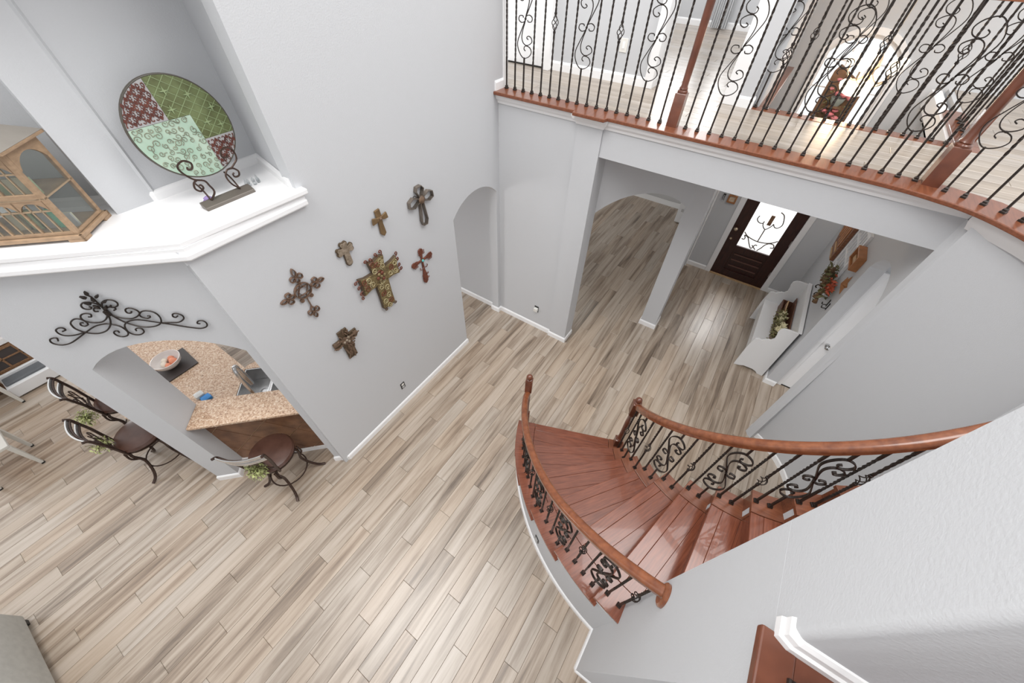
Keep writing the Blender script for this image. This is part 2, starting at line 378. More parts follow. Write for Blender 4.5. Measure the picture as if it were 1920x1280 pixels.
# ledge with moulding (a plant shelf)
tr = sroot('trim_1')
pA = [(ptA(2.6, 0, -.055))[:2], (-2.79, .463), (-2.735, .50), (-2.735, 1.352)]
pA = [ptA(2.6, 0, -.055)[:2], (A0[0]+.055*SQ+.066, A0[1]-.055*SQ+.066), (-2.738, 1.355)]
back = [(-2.86, 1.355), (-2.86, 1.34), (-3.44, 1.42), (-3.44, .65), ptA(2.6, 0, .53)[:2]]
MB().prism(pA+back, 3.262, 3.3).build('shelf_board', TR, tr, bevel=.008)
def inset(d): return [ptA(2.6, 0, -d)[:2], (-2.8+d, A0[1]-d*.41+.035), (-2.8+d, 1.325-.0+d*.2)]
MB().prism(inset(.028)+[(-2.87, 1.325), (-2.87, .5), ptA(2.6, 0, .06)[:2]], 3.225, 3.262).build('moulding', TR, tr)
MB().prism(inset(.045)+[(-2.87, 1.325), (-2.87, .5), ptA(2.6, 0, .06)[:2]], 3.175, 3.225).build('moulding', TR, tr, bevel=.012)
MB().sweep([(-2.84, 1.305, 3.3), (-3.44, 1.42, 3.3), (-3.44, .652, 3.3), (*ptA(2.6, 0, .53)[:2], 3.3)][::-1], [(0,0),(.022,0),(.022,.045),(.012,.062),(0,.066)]).build('back_moulding', TR, tr)
# ---- far wall (C) with pilaster, beam and balcony face
struct(MB().box(-2.8, -1.77, 3.895, 4.03, 0, 3.3).build('wall_far', W))
struct(MB().box(-1.775, -1.487, 3.865, 4.117, 0, 3.3).build('wall_pilaster', W))
struct(MB().box(-1.487, 1.42, 3.885, 4.06, 2.99, 3.3).build('wall_beam', W))
# arched header on the diagonal from the pilaster to the column
out = [(-.07, 2.175)] + archpts(-.06, 1.275, 2.185, 2.44)[0:] + [(1.29, 2.185), (1.36, 2.185), (1.36, 3.02), (-.2, 3.02), (-.2, 2.175)]
struct(MB().extr(out, (-1.487, 4.117, 0), (SQ, SQ, 0), (0,0,1), (-SQ, SQ, 0), 0, .26).build('wall_arch', W))
struct(MB().prism([(-.607, 5.028), (-.35, 5.028), (-.35, 5.36), (-.607, 5.36)], 0, 3.02).build('wall_column', W))
struct(MB().box(-.62, -.455, 5.36, 7.24, 0, 3.02).build('wall_entry_left', W))
struct(MB().box(-.37, -.30, 5.06, 7.24, 3.0, ZT).build('wall_void_left', W))
# hall behind the crosses wall, dining room behind the arch
struct(MB().box(-5.2, -2.93, 3.885, 4.03, 0, 3.0).build('wall_hall', W))
struct(MB().box(-5.2, -2.93, 2.3, 3.89, 2.75, 2.85).build('ceiling_hall', W))
struct(MB().box(-6.5, -.455, 9.6, 9.72, 0, 3.02).build('wall_dining', W))
struct(MB().box(-.62, -.5, 7.24, 9.7, 0, 3.02).build('wall_dining_right', W))
# front wall with the entrance door below and the arched window above
wz0, wz1, wx0, wx1 = 2.80, 3.80, .03, .86
out = [(-.62, 0), (.03, 0), (.03, 2.08), (.99, 2.08), (.99, 0), (4.1, 0), (4.1, ZT), (wx1, ZT), (wx1, 3.60)] + archpts(wx1, wx0, 3.60, 3.80)[1:] + [(wx0, wz0), (wx1, wz0), (wx1, 3.58), (wx1+.002, 3.6), (wx1+.002, ZT), (-.62, ZT)]
left = [(-.62, 0), (.03, 0), (.03, 2.08), (.99, 2.08), (.99, 0), (4.1, 0), (4.1, wz0), (-.62, wz0)]
mbw = MB().extr(left, (0, 7.24, 0), (1,0,0), (0,0,1), (0,1,0), 0, .16)
ap = archpts(wx0, wx1, 3.58, 3.79)
mid = [(-.62, wz0), (wx0, wz0), (wx0, 3.58)] + ap[:8] + [(ap[7][0], ZT), (-.62, ZT)]
mbw.extr(mid, (0, 7.24, 0), (1,0,0), (0,0,1), (0,1,0), 0, .16)
mid = [(4.1, wz0), (4.1, ZT), (ap[7][0], ZT)] + ap[7:] + [(wx1, wz0)]
mbw.extr(mid, (0, 7.24, 0), (1,0,0), (0,0,1), (0,1,0), 0, .16)
struct(mbw.build('wall_front', W))
# right wall of the entry with the arched opening to the closet door
out = [(7.24, 0), (4.93, 0)] + archpts(4.93, 3.955, 2.2, 2.49) + [(3.955, 0), (3.885, 0), (3.885, 3.02), (7.24, 3.02)]
struct(MB().extr(out, (1.45, 0, 0), (0,1,0), (0,0,1), (1,0,0), 0, .13).build('wall_right', W))
struct(MB().prism([(1.581, 4.932), (1.60, 4.932), (1.60, 5.08), (1.581, 5.08)], 0, 2.9).build('wall_closet_left', W))
struct(MB().box(1.60, 3.0, 5.04, 5.12, 2.14, 2.9).build('wall_closet_top', W))
struct(MB().box(2.6, 3.0, 5.04, 5.12, 0, 2.14).build('wall_closet_right', W))
struct(MB().box(1.45, 3.2, 3.8, 5.2, 2.93, 3.0).build('ceiling_closet', W))
# curved wall below the balcony, from the beam round under the flight
CW = (1.07, 2.99)
foot = arc(CW, .985, 66, -40, 30); topc = arc(CW, .84, 66, -40, 30)
mbc = MB(); n = len(foot); fo = arc(CW, 1.10, 66, -40, 30); to = arc(CW, 1.0, 66, -40, 30)
mbc.rings([[(*foot[i], 0), (*topc[i], 3.26), (*to[i], 3.26), (*fo[i], 0)] for i in range(n)])
struct(mbc.build('wall_curved', W, smooth=True))
struct(MB().prism([(1.40, 3.885), (1.46, 3.885), (1.52, 3.86), (1.47, 3.80), (1.425, 3.84)], 0, 3.26).build('wall_curved_end', W))
# stair wall in front (D) with the wall that follows the flight, the upper wall and its bullnose
C = (.965, 2.99)
out = [(.585, .32), (1.0, .32)] + arc(C, 2.2, -89, -98.4, 4) + [(.60, .836), (.585, .822)]
struct(MB().prism(out, 0, 3.36).build('wall_stair', W, bevel=.002))
out = [(1.0, .455)] + arc(C, 2.2, -89, -98.4, 4) + [(.60, .836), (.585, .822)] + arc((.609, .479), .024, 180, 270, 9)
struct(MB().prism(out, 3.36, ZT).build('wall_stair_upper', W, smooth=True))
struct(MB().box(1.0, 3.4, .455, .6, 3.36, ZT).build('wall_landing', W))
struct(MB().box(1.0, 3.4, .32, .6, 0, 3.36).build('wall_under_landing', W))
ca, cb = arc(C, 2.2, -89, -12, 24), arc(C, 2.3, -89, -12, 24)
mbc = MB().rings([[(*a, 0), (*a, ZT), (*b, ZT), (*b, 0)] for a, b in zip(ca, cb)])
struct(mbc.build('wall_stair_outer', W))
struct(MB().box(-10.3, 4.2, -6.6, -6.5, 0, ZT).build('wall_great_room', W))  # unseen wall, added to cut the sky light on the diagonal wall
# ---- baseboards (side is to the right of travel)
baseboard('baseboard_left', [(-2.8, .50), (-2.8, yb1), (-2.93, yb1)])
baseboard('baseboard_corner', [ptA(.06, 0, .14)[:2], ptA(.06, 0)[:2], ptA(0.02, 0)[:2], (-2.8, .505)])
baseboard('baseboard_diagonal', [ptA(1.435, 0, .3)[:2], ptA(1.435, 0)[:2], ptA(1.2, 0)[:2], ptA(1.2, 0, .2)[:2]])
baseboard('baseboard_hall', [(-5.2, 3.885), (-2.93, 3.885), (-2.93, 3.83), (-2.8, 3.83), (-2.8, 3.895), (-1.775, 3.895), (-1.775, 3.865), (-1.487, 3.865), (-1.487, 4.117)])
baseboard('baseboard_column', [(-.607, 5.30), (-.607, 5.028), (-.35, 5.028), (-.35, 5.30)])
baseboard('baseboard_front', [(-.45, 7.24), (-.07, 7.24)])
baseboard('baseboard_right', [(1.06, 7.24), (1.45, 7.24), (1.45, 4.93), (1.595, 4.93)])
baseboard('baseboard_curved', [(1.45, 3.99), (1.45, 3.90)]+arc(CW, .985, 66, -38, 30))
baseboard('baseboard_dining', [(-6.5, 9.6), (-.62, 9.6)])
baseboard('baseboard_stair', arc(C, 2.34, -160, -98.8, 26)+[(.585, .66), (.585, .335), (.60, .32), (1.4, .32)])
baseboard('baseboard_landing', [(.592, .50), (.592, .462), (.607, .455), (3.3, .455)], ZU, [(0,0),(.02,0),(.02,.026),(.013,.034),(.013,.06),(.005,.075),(0,.078)])
baseboard('baseboard_upper_back', [(-2.75, 4.985), (-1.45, 4.985), (-1.45, 5.2)], ZU)
baseboard('baseboard_upper_left', [(-2.8, 3.83), (-2.8, 3.985)], ZU)
baseboard('baseboard_upper_pillar', [(-.52, 4.96), (-.37, 4.96), (-.37, 5.04)], ZU)
baseboard('baseboard_upper_far', [(-3.6, 9.25), (.4, 9.25)], ZU)
# casing of the opening in the entry's left wall
struct(MB().box(-.455, -.43, 7.14, 7.238, .0, 2.1).build('trim_2', TR, bevel=.004))
for z in (.86, .80): MB().box(-.43, -.405, 7.16, 7.20, z-.03, z+.03)
struct(MB().box(-.45, 1.5, 5.05, 7.3, ZT, ZT+.1).build('ceiling_entry', W))  # unseen ceiling, added to darken the entry below
struct(MB().box(-4.5, -.5, 5.1, 9.6, 2.95, 3.01).build('ceiling_dining', W))
struct(MB().box(.56, 4.2, -6.5, .6, ZT, ZT+.1).build('ceiling_landing', W))  # unseen ceiling, added to block sky light towards the diagonal wall and niche
# ---- upper floor
fu = sroot('floor_upper')
MB().box(-2.8, 4.0, 3.98, 5.0, 3.04, ZU-.012).build('slab', W, fu)
MB().box(-3.5, -2.8, 4.03, 5.0, 3.04, ZU-.012).build('slab', W, fu)
MB().box(-3.3, -.37, 5.0, 9.3, 3.02, ZU-.012).build('slab', W, fu)
MB().box(1.45, 4.0, 5.0, 7.24, 3.0, ZU-.012).build('slab', W, fu)
floor_planks('plank', fu, [(-3.5, 4.0, 4.02, 5.0), (-3.2, -.37, 5.0, 9.25), (1.5, 4.0, 5.0, 7.2)], .16, 1.22, ZU, False, MATS['plank_upper'], 170)
edge = [(.6,3.80),(.85,3.79),(1.0,3.772),(1.141,3.738),(1.265,3.70),(1.378,3.635),(1.481,3.545),(1.561,3.46),(1.63,3.36),(1.68,3.24),(1.71,3.1),(1.715,2.95)]
edge = [tuple(p)[:2] for p in cr([(x, y, 0) for x, y in edge], 3)]
front = [(-2.8, 3.80), (-1.80, 3.80), (-1.795, 3.745), (-1.45, 3.745), (-1.43, 3.80)]+edge
MB().prism(front+[(2.0, 2.95), (1.95, 3.3), (1.8, 3.7), (1.5, 3.95), (1.2, 4.03), (-2.8, 4.03)], ZU-.028, ZU+.004).build('nosing', CAPW, fu, bevel=.006)
MB().prism([(1.2, 4.03), (1.5, 3.95), (1.8, 3.7), (1.95, 3.3), (2.0, 2.95), (4, 2.95), (4, 4.03)], ZU-.03, ZU-.001).build('landing_boards', MATS['plank_upper'], fu)
MB().box(-.37, 1.5, 4.95, 5.10, ZU-.03, ZU+.003).build('nosing', CAPW, fu, bevel=.005)
MB().box(-.37, -.22, 5.10, 7.1, ZU-.03, ZU+.003).build('nosing', CAPW, fu, bevel=.005)
MB().box(1.33, 1.50, 5.10, 6.2, ZU-.03, ZU+.003).build('nosing', CAPW, fu, bevel=.005)
MB().box(1.30, 1.40, 5.10, 7.2, ZU-.2, ZU-.03).build('edge_trim', TR, fu)
MB().box(.542, .63, -3.4, .462, ZU-.03, ZU+.003).build('nosing', NEWW, fu, bevel=.006)
MB().box(.63, 3.4, -3.4, .455, ZU-.03, ZU).build('landing_boards', NEWW, fu)
MB().box(.60, 3.4, -3.4, .30, ZU-.3, ZU-.03).build('slab', W, fu)
# crown moulding under the balcony edge
CP = [(0, -.125), (.012, -.125), (.02, -.10), (.045, -.075), (.055, -.05), (.055, -.028), (0, -.028)]
struct(MB().sweep([(-2.8, 3.895, ZU), (-1.775, 3.895, ZU), (-1.775, 3.862, ZU), (-1.487, 3.862, ZU), (-1.487, 3.885, ZU), (1.40, 3.885, ZU)], CP).build('trim_3', TR))
cm = [(1.40, 3.80), (1.494, 3.725), (1.58, 3.64), (1.66, 3.55), (1.74, 3.42), (1.80, 3.27), (1.83, 3.1), (1.835, 2.95)]
cm = [tuple(p)[:2] for p in cr([(x, y, 0) for x, y in cm], 3)]
struct(MB().sweep([(p[0], p[1], ZU) for p in cm], [(-.04, -.165), (.0, -.165), (.02, -.135), (.05, -.10), (.06, -.07), (.06, -.028), (-.04, -.028)]).build('trim_4', TR, smooth=True))
# ---- upper walls behind the balcony
struct(MB().box(-2.75, -1.45, 4.985, 5.12, ZU, ZT).build('wall_upper_back', W))
struct(MB().box(-3.4, -2.75, 5.02, 5.12, ZU+2.05, ZT).build('wall_upper_door', W))
struct(MB().box(-.63, -.37, 4.96, 5.12, ZU, ZT).build('wall_upper_pillar', W))
struct(MB().box(-3.6, .4, 9.25, 9.37, ZU, ZU+.85).build('wall_upper_far', W))
struct(MB().box(-3.6, -2.75, 9.25, 9.37, ZU+.85, ZT).build('wall_upper_far', W)); struct(MB().box(-1.2, .4, 9.25, 9.37, ZU+.85, ZT).build('wall_upper_far', W))
struct(MB().box(-3.6, -3.48, 5.12, 9.25, ZU, ZT).build('wall_upper_hall', W))
struct(MB().box(-1.53, -1.44, 4.96, 5.3, ZU, ZT).build('trim_5', TR, bevel=.004))
struct(MB().box(-.66, -.52, 4.945, 5.16, ZU, ZT).build('trim_6', TR, bevel=.004))
struct(MB().box(-2.86, -2.79, 3.985, 4.07, ZU, ZT).build('trim_7', TR, bevel=.004))
struct(MB().box(-2.84, -2.75, 4.90, 5.0, ZU, ZT).build('trim_8', TR, bevel=.004))
# windows the daylight comes through
def window(name, p0, U, N, w, h, nx, nz, pane, fr=.05, dep=.05):
    r = sroot(name); U, N = Vector(U), Vector(N); mb = MB()
    for (a, b, c, d) in ((0, fr, 0, h), (w-fr, w, 0, h), (fr, w-fr, 0, fr), (fr, w-fr, h-fr, h)): mb.extr([(a, c), (b, c), (b, d), (a, d)], p0, U, (0,0,1), N, -dep/2, dep/2)
    mb.build('frame', TR, r)
    cw, chh = (w-2*fr)/nx, (h-2*fr)/nz
    for i in range(nx):
        for j in range(nz):
            a, c = fr+i*cw, fr+j*chh
            MB().extr([(a+.008, c+.008), (a+cw-.008, c+.008), (a+cw-.008, c+chh-.008), (a+.008, c+chh-.008)], p0, U, (0,0,1), N, -.004, .004).build('pane', pane, r)
    return r
window('window_2', (-2.75, 9.30, ZU+.86), (1,0,0), (0,1,0), 1.55, 1.3, 2, 2, DAYW)
window('window_3', (-10.2, -3.7, .15), (0,1,0), (1,0,0), 2.9, 2.3, 3, 2, DAYL)
struct(MB().box(-10.35, -10.2, -7, -3.7, 0, 3.4).build('wall_dining_left', W)); struct(MB().box(-10.35, -10.2, -.8, 4, 0, 3.4).build('wall_dining_left', W))
# ================================================================ DOORS AND THE ARCHED WINDOW
def flatbox(mb, o, U, N, u0, u1, z0, z1, n0, n1): return mb.extr([(u0, z0), (u1, z0), (u1, z1), (u0, z1)], o, U, (0,0,1), N, n0, n1)
d1 = sroot('door_1'); o = (0, 7.24, 0); U = (1,0,0); N = (0,-1,0)
for a, b in ((-.065, .03), (.99, 1.085)): flatbox(MB(), o, U, N, a, b, 0, 2.15, -.02, .02).build('casing', TR, d1, bevel=.004)
flatbox(MB(), o, U, N, -.065, 1.085, 2.08, 2.17, -.02, .02).build('casing', TR, d1)
mb = MB()
for a, b, c, d in ((.03, .235, 0, 2.07), (.80, .99, 0, 2.07), (.235, .80, 0, .16), (.235, .80, .56, .69), (.235, .80, 1.85, 2.07)): flatbox(mb, o, U, N, a, b, c, d, -.05, -.005)
mb.build('door_frame', DOORW, d1, bevel=.004)
flatbox(MB(), o, U, N, .235, .80, .16, .56, -.05, -.03).build('lower_panel', DOORW, d1)
for z in (.25, .38, .50): flatbox(MB(), o, U, N, .27, .765, z, z+.022, -.03, -.012).build('panel_moulding', pm('worn_mahogany', (.13, .06, .045), .3) if 'worn_mahogany' not in MATS else MATS['worn_mahogany'], d1, bevel=.005)
flatbox(MB(), o, U, N, .235, .80, .69, 1.85, -.045, -.035).build('glass_pane', FROST, d1)
GRL = [
 [(0.512,0.881),(0.513,1.005),(0.514,1.125)],
 [(0.440,1.215),(0.462,1.169),(0.512,1.129),(0.553,1.166),(0.586,1.232),(0.587,1.258)],
 [(0.440,1.259),(0.436,1.222),(0.398,1.209),(0.351,1.228),(0.323,1.271),(0.333,1.327)],
 [(0.587,1.258),(0.626,1.210),(0.677,1.211),(0.714,1.278),(0.692,1.373),(0.655,1.445),(0.596,1.476)],
 [(0.247,0.980),(0.321,0.922),(0.431,0.888),(0.529,0.878),(0.657,0.899),(0.741,0.942),(0.791,0.990)],
 [(0.253,0.848),(0.294,0.844),(0.300,0.88),(0.273,0.923),(0.339,0.900),(0.399,0.807),(0.473,0.718),(0.505,0.800),(0.542,0.805)],
 [(0.465,0.784),(0.545,0.718)],
 [(0.579,0.712),(0.620,0.788),(0.647,0.857),(0.699,0.906),(0.767,0.905),(0.789,0.847),(0.741,0.837)]]
for l in GRL: MB().tube(cr([(x, 7.255, z) for x, z in l], 4), .0095, 6).build('grille_scroll', pm('pale_iron', (.12, .10, .085), .6) if 'pale_iron' not in MATS else MATS['pale_iron'], d1, smooth=True)
flatbox(MB(), o, U, N, .495, .555, 1.22, 1.40, .0, .012).build('grille_plaque', BRNW, d1)
MB().ball((.092, 7.19, 1.014), .032, 12, 8).tube([(.092, 7.25, 1.014), (.092, 7.2, 1.014)], .014, 8).build('door_knob', BRASS, d1, smooth=True)
MB().tube([(.09, 7.25, .80), (.09, 7.225, .80)], .019, 12).build('lock_plate', BRASS, d1, smooth=True)
for z in (.3, .97): flatbox(MB(), o, U, N, .975, 1.0, z, z+.1, -.005, .012).build('hinge', pm('hinge_grey', (.3, .28, .26), .4) if 'hinge_grey' not in MATS else MATS['hinge_grey'], d1)
flatbox(MB(), o, U, N, .03, .99, 0, .018, -.05, .03).build('threshold', SIGNL, d1)
# closet door seen through the arch of the entry wall
d2 = sroot('door_2'); o = (0, 5.04, 0)
flatbox(MB(), o, U, N, 1.60, 1.68, 0, 2.14, -.03, .035).build('casing', TR, d2, bevel=.004)
flatbox(MB(), o, U, N, 1.68, 2.6, 2.06, 2.14, -.03, .035).build('casing', TR, d2)
flatbox(MB(), o, U, N, 1.684, 2.5, .012, 2.055, -.03, .008).build('door_panel', TR, d2)
flatbox(MB(), o, U, N, 1.68, 2.5, 0, .01, -.03, .02).build('threshold', BLACK, d2)
MB().tube([(1.752, 5.04, .97), (1.752, 5.0, .97)], .028, 12).tube([(1.752, 5.0, .97), (1.752, 4.985, .97)], .013, 8).ball((1.752, 4.965, .97), .03, 12, 8, (1, .75, 1)).build('door_knob', CH, d2, smooth=True)
# white door on the upper landing
d3 = sroot('door_3'); o = (0, 5.0, ZU)
mb = MB()
for a, b, c, d in ((-3.4, -3.29, .015, 2.04), (-2.95, -2.84, .015, 2.04), (-3.29, -2.95, .015, .2), (-3.29, -2.95, .85, 1.0), (-3.29, -2.95, 1.9, 2.04)): flatbox(mb, o, U, N, a, b, c, d, 0, .04)
mb.build('door_frame', TR, d3, bevel=.004)
for c, d in ((.2, .85), (1.0, 1.9)): flatbox(MB(), o, U, N, -3.29, -2.95, c, d, .005, .022).build('door_panel', TR, d3)
flatbox(MB(), o, U, N, -3.4, -2.84, 0, .014, 0, .045).build('threshold', BLACK, d3)  # black strip stands for the shaded gap under the door
# arched window above the entrance
w1 = sroot('window_1'); o = (0, 7.30, 0)
ap = archpts(wx0, wx1, 3.58, 3.79); inn = archpts(wx0+.045, wx1-.045, 3.57, 3.745)
mb = MB()
flatbox(mb, o, U, N, wx0, wx0+.045, wz0, 3.58, -.02, .03); flatbox(mb, o, U, N, wx1-.045, wx1, wz0, 3.58, -.02, .03); flatbox(mb, o, U, N, wx0, wx1, wz0, wz0+.05, -.02, .05)
mb.rings([[(a[0], 7.28, a[1]), (b[0], 7.28, b[1]), (b[0], 7.32, b[1]), (a[0], 7.32, a[1])] for a, b in zip(ap, inn)])
mb.build('frame', TR, w1)
xs = (wx0+.045, wx0+.29, wx1-.29, wx1-.045)
zs = (wz0+.05, 3.20, 3.50)
for x in xs[1:3]: flatbox(MB(), o, U, N, x-.008, x+.008, wz0+.05, 3.72, -.006, .012).build('muntin', TR, w1)
for z in zs[1:]: flatbox(MB(), o, U, N, xs[0], xs[3], z-.008, z+.008, -.006, .012).build('muntin', CAPW if z < 3 else TR, w1)
for i in range(3):
    for j in range(2): flatbox(MB(), o, U, N, xs[i]+.008, xs[i+1]-.008, zs[j]+.008, zs[j+1]-.008, -.003, .003).build('pane', GLC, w1)
MB().extr([(xs[0], 3.508), (xs[3], 3.508)]+[(x, z) for x, z in inn[::-1] if z > 3.508], o, U, (0,0,1), N, -.003, .003).build('pane', GLC, w1)
MB().box(wx0-.04, wx1+.1, 7.14, 7.24, wz0-.03, wz0).build('sill', TR, w1, bevel=.006)
mb = MB(); oc = archpts(wx0-.06, wx1+.06, 3.58, 3.86)
mb.rings([[(a[0], 7.215, a[1]), (b[0], 7.215, b[1]), (b[0], 7.24, b[1]), (a[0], 7.24, a[1])] for a, b in zip(oc, ap)])
flatbox(mb, (0, 7.24, 0), U, N, wx0-.06, wx0, wz0, 3.58, 0, .025); flatbox(mb, (0, 7.24, 0), U, N, wx1, wx1+.07, wz0, 3.58, 0, .025)
mb.build('casing', TR, w1)
# light switch and outlets
def plate(name, label, p, U, N, w, h, mat, parts):
    U, N = Vector(U), Vector(N); r = thing(name, label, 'outlet' if name == 'outlet' else 'switch', p)
    MB().extr([(-w/2,-h/2),(w/2,-h/2),(w/2,h/2),(-w/2,h/2)], p, U, (0,0,1), N, .0005, .007).build('cover_plate', mat, r, bevel=.002)
    for (n_, u0, u1, z0, z1, d, m_) in parts: MB().extr([(u0,z0),(u1,z0),(u1,z1),(u0,z1)], p, U, (0,0,1), N, .006, d).build(n_, m_, r, bevel=.0015)
    return r
plate('light_switch', 'white light switch plate on the upper hallway wall behind the balcony balusters', (-1.858, 4.985, 3.735), (1,0,0), (0,-1,0), .085, .125, WPL, [('toggle', -.014, .014, -.03, .03, .012, TR)])
plate('outlet', 'small black outlet plate low on the wall of crosses', (-2.8, 1.566, .40), (0,1,0), (1,0,0), .07, .115, BLACK, [('socket', -.02, .02, .01, .042, .011, WPL), ('socket', -.02, .02, -.042, -.01, .011, GREYC)])
plate('outlet', 'black outlet with a white plug-in night light beside the pilaster', (-2.068, 3.895, .425), (1,0,0), (0,-1,0), .075, .12, BLACK, [('night_light', -.032, .032, -.03, .03, .05, WPL)])
a = R(-121.9); pp = (C[0]+2.341*math.cos(a), C[1]+2.341*math.sin(a), .30)
plate('outlet', 'black outlet on the grey curved skirt below the outer stair treads', pp, (-math.sin(a), math.cos(a), 0), (math.cos(a), math.sin(a), 0), .07, .115, BLACK, [('socket', -.02, .02, -.035, .035, .011, GREYC)])
# ================================================================ STAIRCASE
TH0, DT, RISE = -158.6, 10.78, .2
def nose(k): return TH0+(k-1)*DT
def zline(th): return RISE*(1+(th-TH0)/DT)
def pol(r, th, z=0): return (C[0]+r*math.cos(R(th)), C[1]+r*math.sin(R(th)), z)
st = thing('staircase', 'curved reddish-brown wooden staircase rising from the lower hall to the right', 'staircase', (C[0], C[1], 0))
r1, r2, ro, ri = 1.173, 2.14, 2.372, .98
def sector(ra, rb, a0, a1, n=4):
    A = [(ra*math.cos(R(a0+(a1-a0)*i/n)), ra*math.sin(R(a0+(a1-a0)*i/n))) for i in range(n+1)]
    B = [(rb*math.cos(R(a0+(a1-a0)*i/n)), rb*math.sin(R(a0+(a1-a0)*i/n))) for i in range(n+1)]
    return A+B[::-1]
for k in range(1, 17):
    th = nose(k); z = RISE*k
    mb = MB().prism(clip(sector(r1+.002, r2-.002, 0, DT+1.6), 0, -1, -.095), z-.03, z)
    tread = mb.build('tread', STW, st, bevel=.004, shift=False); tread.rotation_euler.z = R(th)
    full = sector(r1+.002, r2-.002, 0, DT+1.6)
    cuts = [(.0965, .235), (.2365, .9)] if True else []
    for a, b in cuts:
        pl = clip(clip(full, 0, 1, a), 0, -1, -b)
        if len(pl) >= 3:
            o = MB().prism(pl, z-.03, z-.0008).build('tread_board', STW, tread, bevel=.0018, shift=False)
    o = MB().prism(sector(ri, r1-.001, -.1, DT+1.6), z-.03, z+.0035).build('end_board', CAPW, tread, bevel=.003, shift=False)
    if k <= 6: MB().prism(sector(r2+.001, ro, -.05, DT+1.3), z-.03, z+.001).build('end_board', STW, tread, bevel=.003, shift=False)
    ri_ = MB().box(1.0, 2.335 if k <= 7 else 2.2, .028, .045, z-RISE+(0 if k == 1 else .001), z-.031).build('riser', STW, st, shift=False); ri_.rotation_euler.z = R(th)
    if k >= 5: MB().box(.985, r1-.004, .02, .05, z-RISE+.004, z-.031).build('inner_riser', CAPW, st, shift=False).rotation_euler.z = R(th)
# curved plastered skirt and inner wall carrying the steps
for (ra, rb, k1, nm) in ((2.28, 2.34, 6, 'skirt_wall'), (1.10, 1.15, 12, 'inner_skirt')):
    mb = MB()
    for k in range(1, k1+1):
        a0 = nose(k)+1.0; a1 = nose(k+1)+1.0 if k < 6 or ra < 2 else -98.7
        mb.prism([(x+C[0], y+C[1]) for x, y in sector(ra, rb, a0, a1, 5)], 0, RISE*k-.031)
    mb.build(nm, W, st)
for k in range(3, 7):
    th = nose(k)+1.2
    MB().prism([(x+C[0], y+C[1]) for x, y in sector(2.342, 2.362, th, th+2.2, 2)], RISE*k-.085, RISE*k-.031).build('tread_bracket', TR, st)
struct(MB().box(.597, .625, .655, .825, 1.2005, 1.29).build('trim_9', TR, bevel=.008))

# ================================================================ BALUSTERS
HN = [(.02,-.80),(-.012,-.76),(.0,-.69),(.05,-.665),(.12,-.71),(.15,-.82),(.10,-.94),(0,-1.0),(-.08,-.93),(-.145,-.76),(-.155,-.58),(-.10,-.36),(-.03,-.12)]
HB = [(.075,-.50),(.04,-.46),(.075,-.41),(.135,-.45),(.15,-.56),(.05,-.655),(-.035,-.60),(-.068,-.46),(-.05,-.28),(-.012,-.10)]
SC = [(0,-.06),(-.08,-.10),(-.14,-.04),(-.125,.055),(-.06,.065),(-.045,.02)]
def scroll_mesh(zc, hh, us, t, wd):
    mb = MB()
    for P in (HN, HB):
        full = P+[(0,0)]+[(-u,-v) for u, v in P[::-1]]
        mb.strap(cr([(u*hh*us, 0, zc+v*hh) for u, v in full], 3), (0,1,0), t, wd)
    for s in (1, -1): mb.strap(cr([(s*u*hh*us, 0, zc+s*v*hh) for u, v in SC], 3), (0,1,0), t, wd)
    mb.ball((0,0,zc), t*1.5, 8, 6, (1,1.2,1.2))
    for s in (1,-1):
        mb.ball((s*.05*hh*us, 0, zc-s*.66*hh), t*1.15, 8, 6); mb.ball((0,0,zc-s*hh), t*1.25, 8, 6)
    return mb
def sqbar(mb, z0, z1, w, tw=None):
    zs = [z0, z1] if not tw else [z0, tw[0]]+[tw[0]+(tw[1]-tw[0])*i/26 for i in range(1, 26)]+[tw[1], z1]
    rs = []
    for z in zs:
        a = PI/4 if not tw else PI/4+max(0, min(1, (z-tw[0])/(tw[1]-tw[0])))*tw[2]
        rs.append([(w*SQ*math.cos(a+j*PI/2), w*SQ*math.sin(a+j*PI/2), z) for j in range(4)])
    return mb.rings(rs)
def baluster(kind, H, zc, hh, w, us, parent, wd):
    """one baluster standing at its own origin; kinds: plain, scroll, basket"""
    mb = MB()
    if kind == 'plain': sqbar(mb, 0, H, w, (H*.28, H*.86, 7*PI))
    elif kind == 'scroll': sqbar(mb, 0, zc-hh, w)
    else: sqbar(mb, 0, zc-.065, w, (H*.2, zc-.10, 3*PI))
    o = mb.build('baluster', IRON, parent, shift=False)
    if kind == 'scroll': sqbar(MB(), zc+hh, H, w).build('upper_bar', IRON, o, shift=False)
    if kind == 'basket': sqbar(MB(), zc+.065, H, w, (zc+.10, H*.9, 3*PI)).build('upper_bar', IRON, o, shift=False)
    s = MB(); q = w*1.15
    s.rings([[(x*k, y*k, z) for x, y in ((-1,-1),(1,-1),(1,1),(-1,1))] for k, z in ((q*1.05, 0), (q*1.05, .012), (q*.8, .016), (q*.8, .026), (q*.55, .034))])
    s.build('shoe', IRON, o, shift=False)
    if kind == 'scroll': scroll_mesh(zc, hh, us, w*.5, wd).build('scroll', IRON, o, shift=False)
    if kind == 'basket':
        b = MB()
        for j in range(4):
            b.tube([(.030*math.sin(PI*i/10)*math.cos(PI*i/8+j*PI/2), .030*math.sin(PI*i/10)*math.sin(PI*i/8+j*PI/2), zc-.06+.12*i/10) for i in range(11)], .0038, 5)
        for z in (-.068, .068): b.lathe([(.004, z-.012), (.013, z-.008), (.013, z+.008), (.004, z+.012)], (0,0,zc), 8)
        b.build('basket', IRON, o, shift=False, smooth=True)
    return o
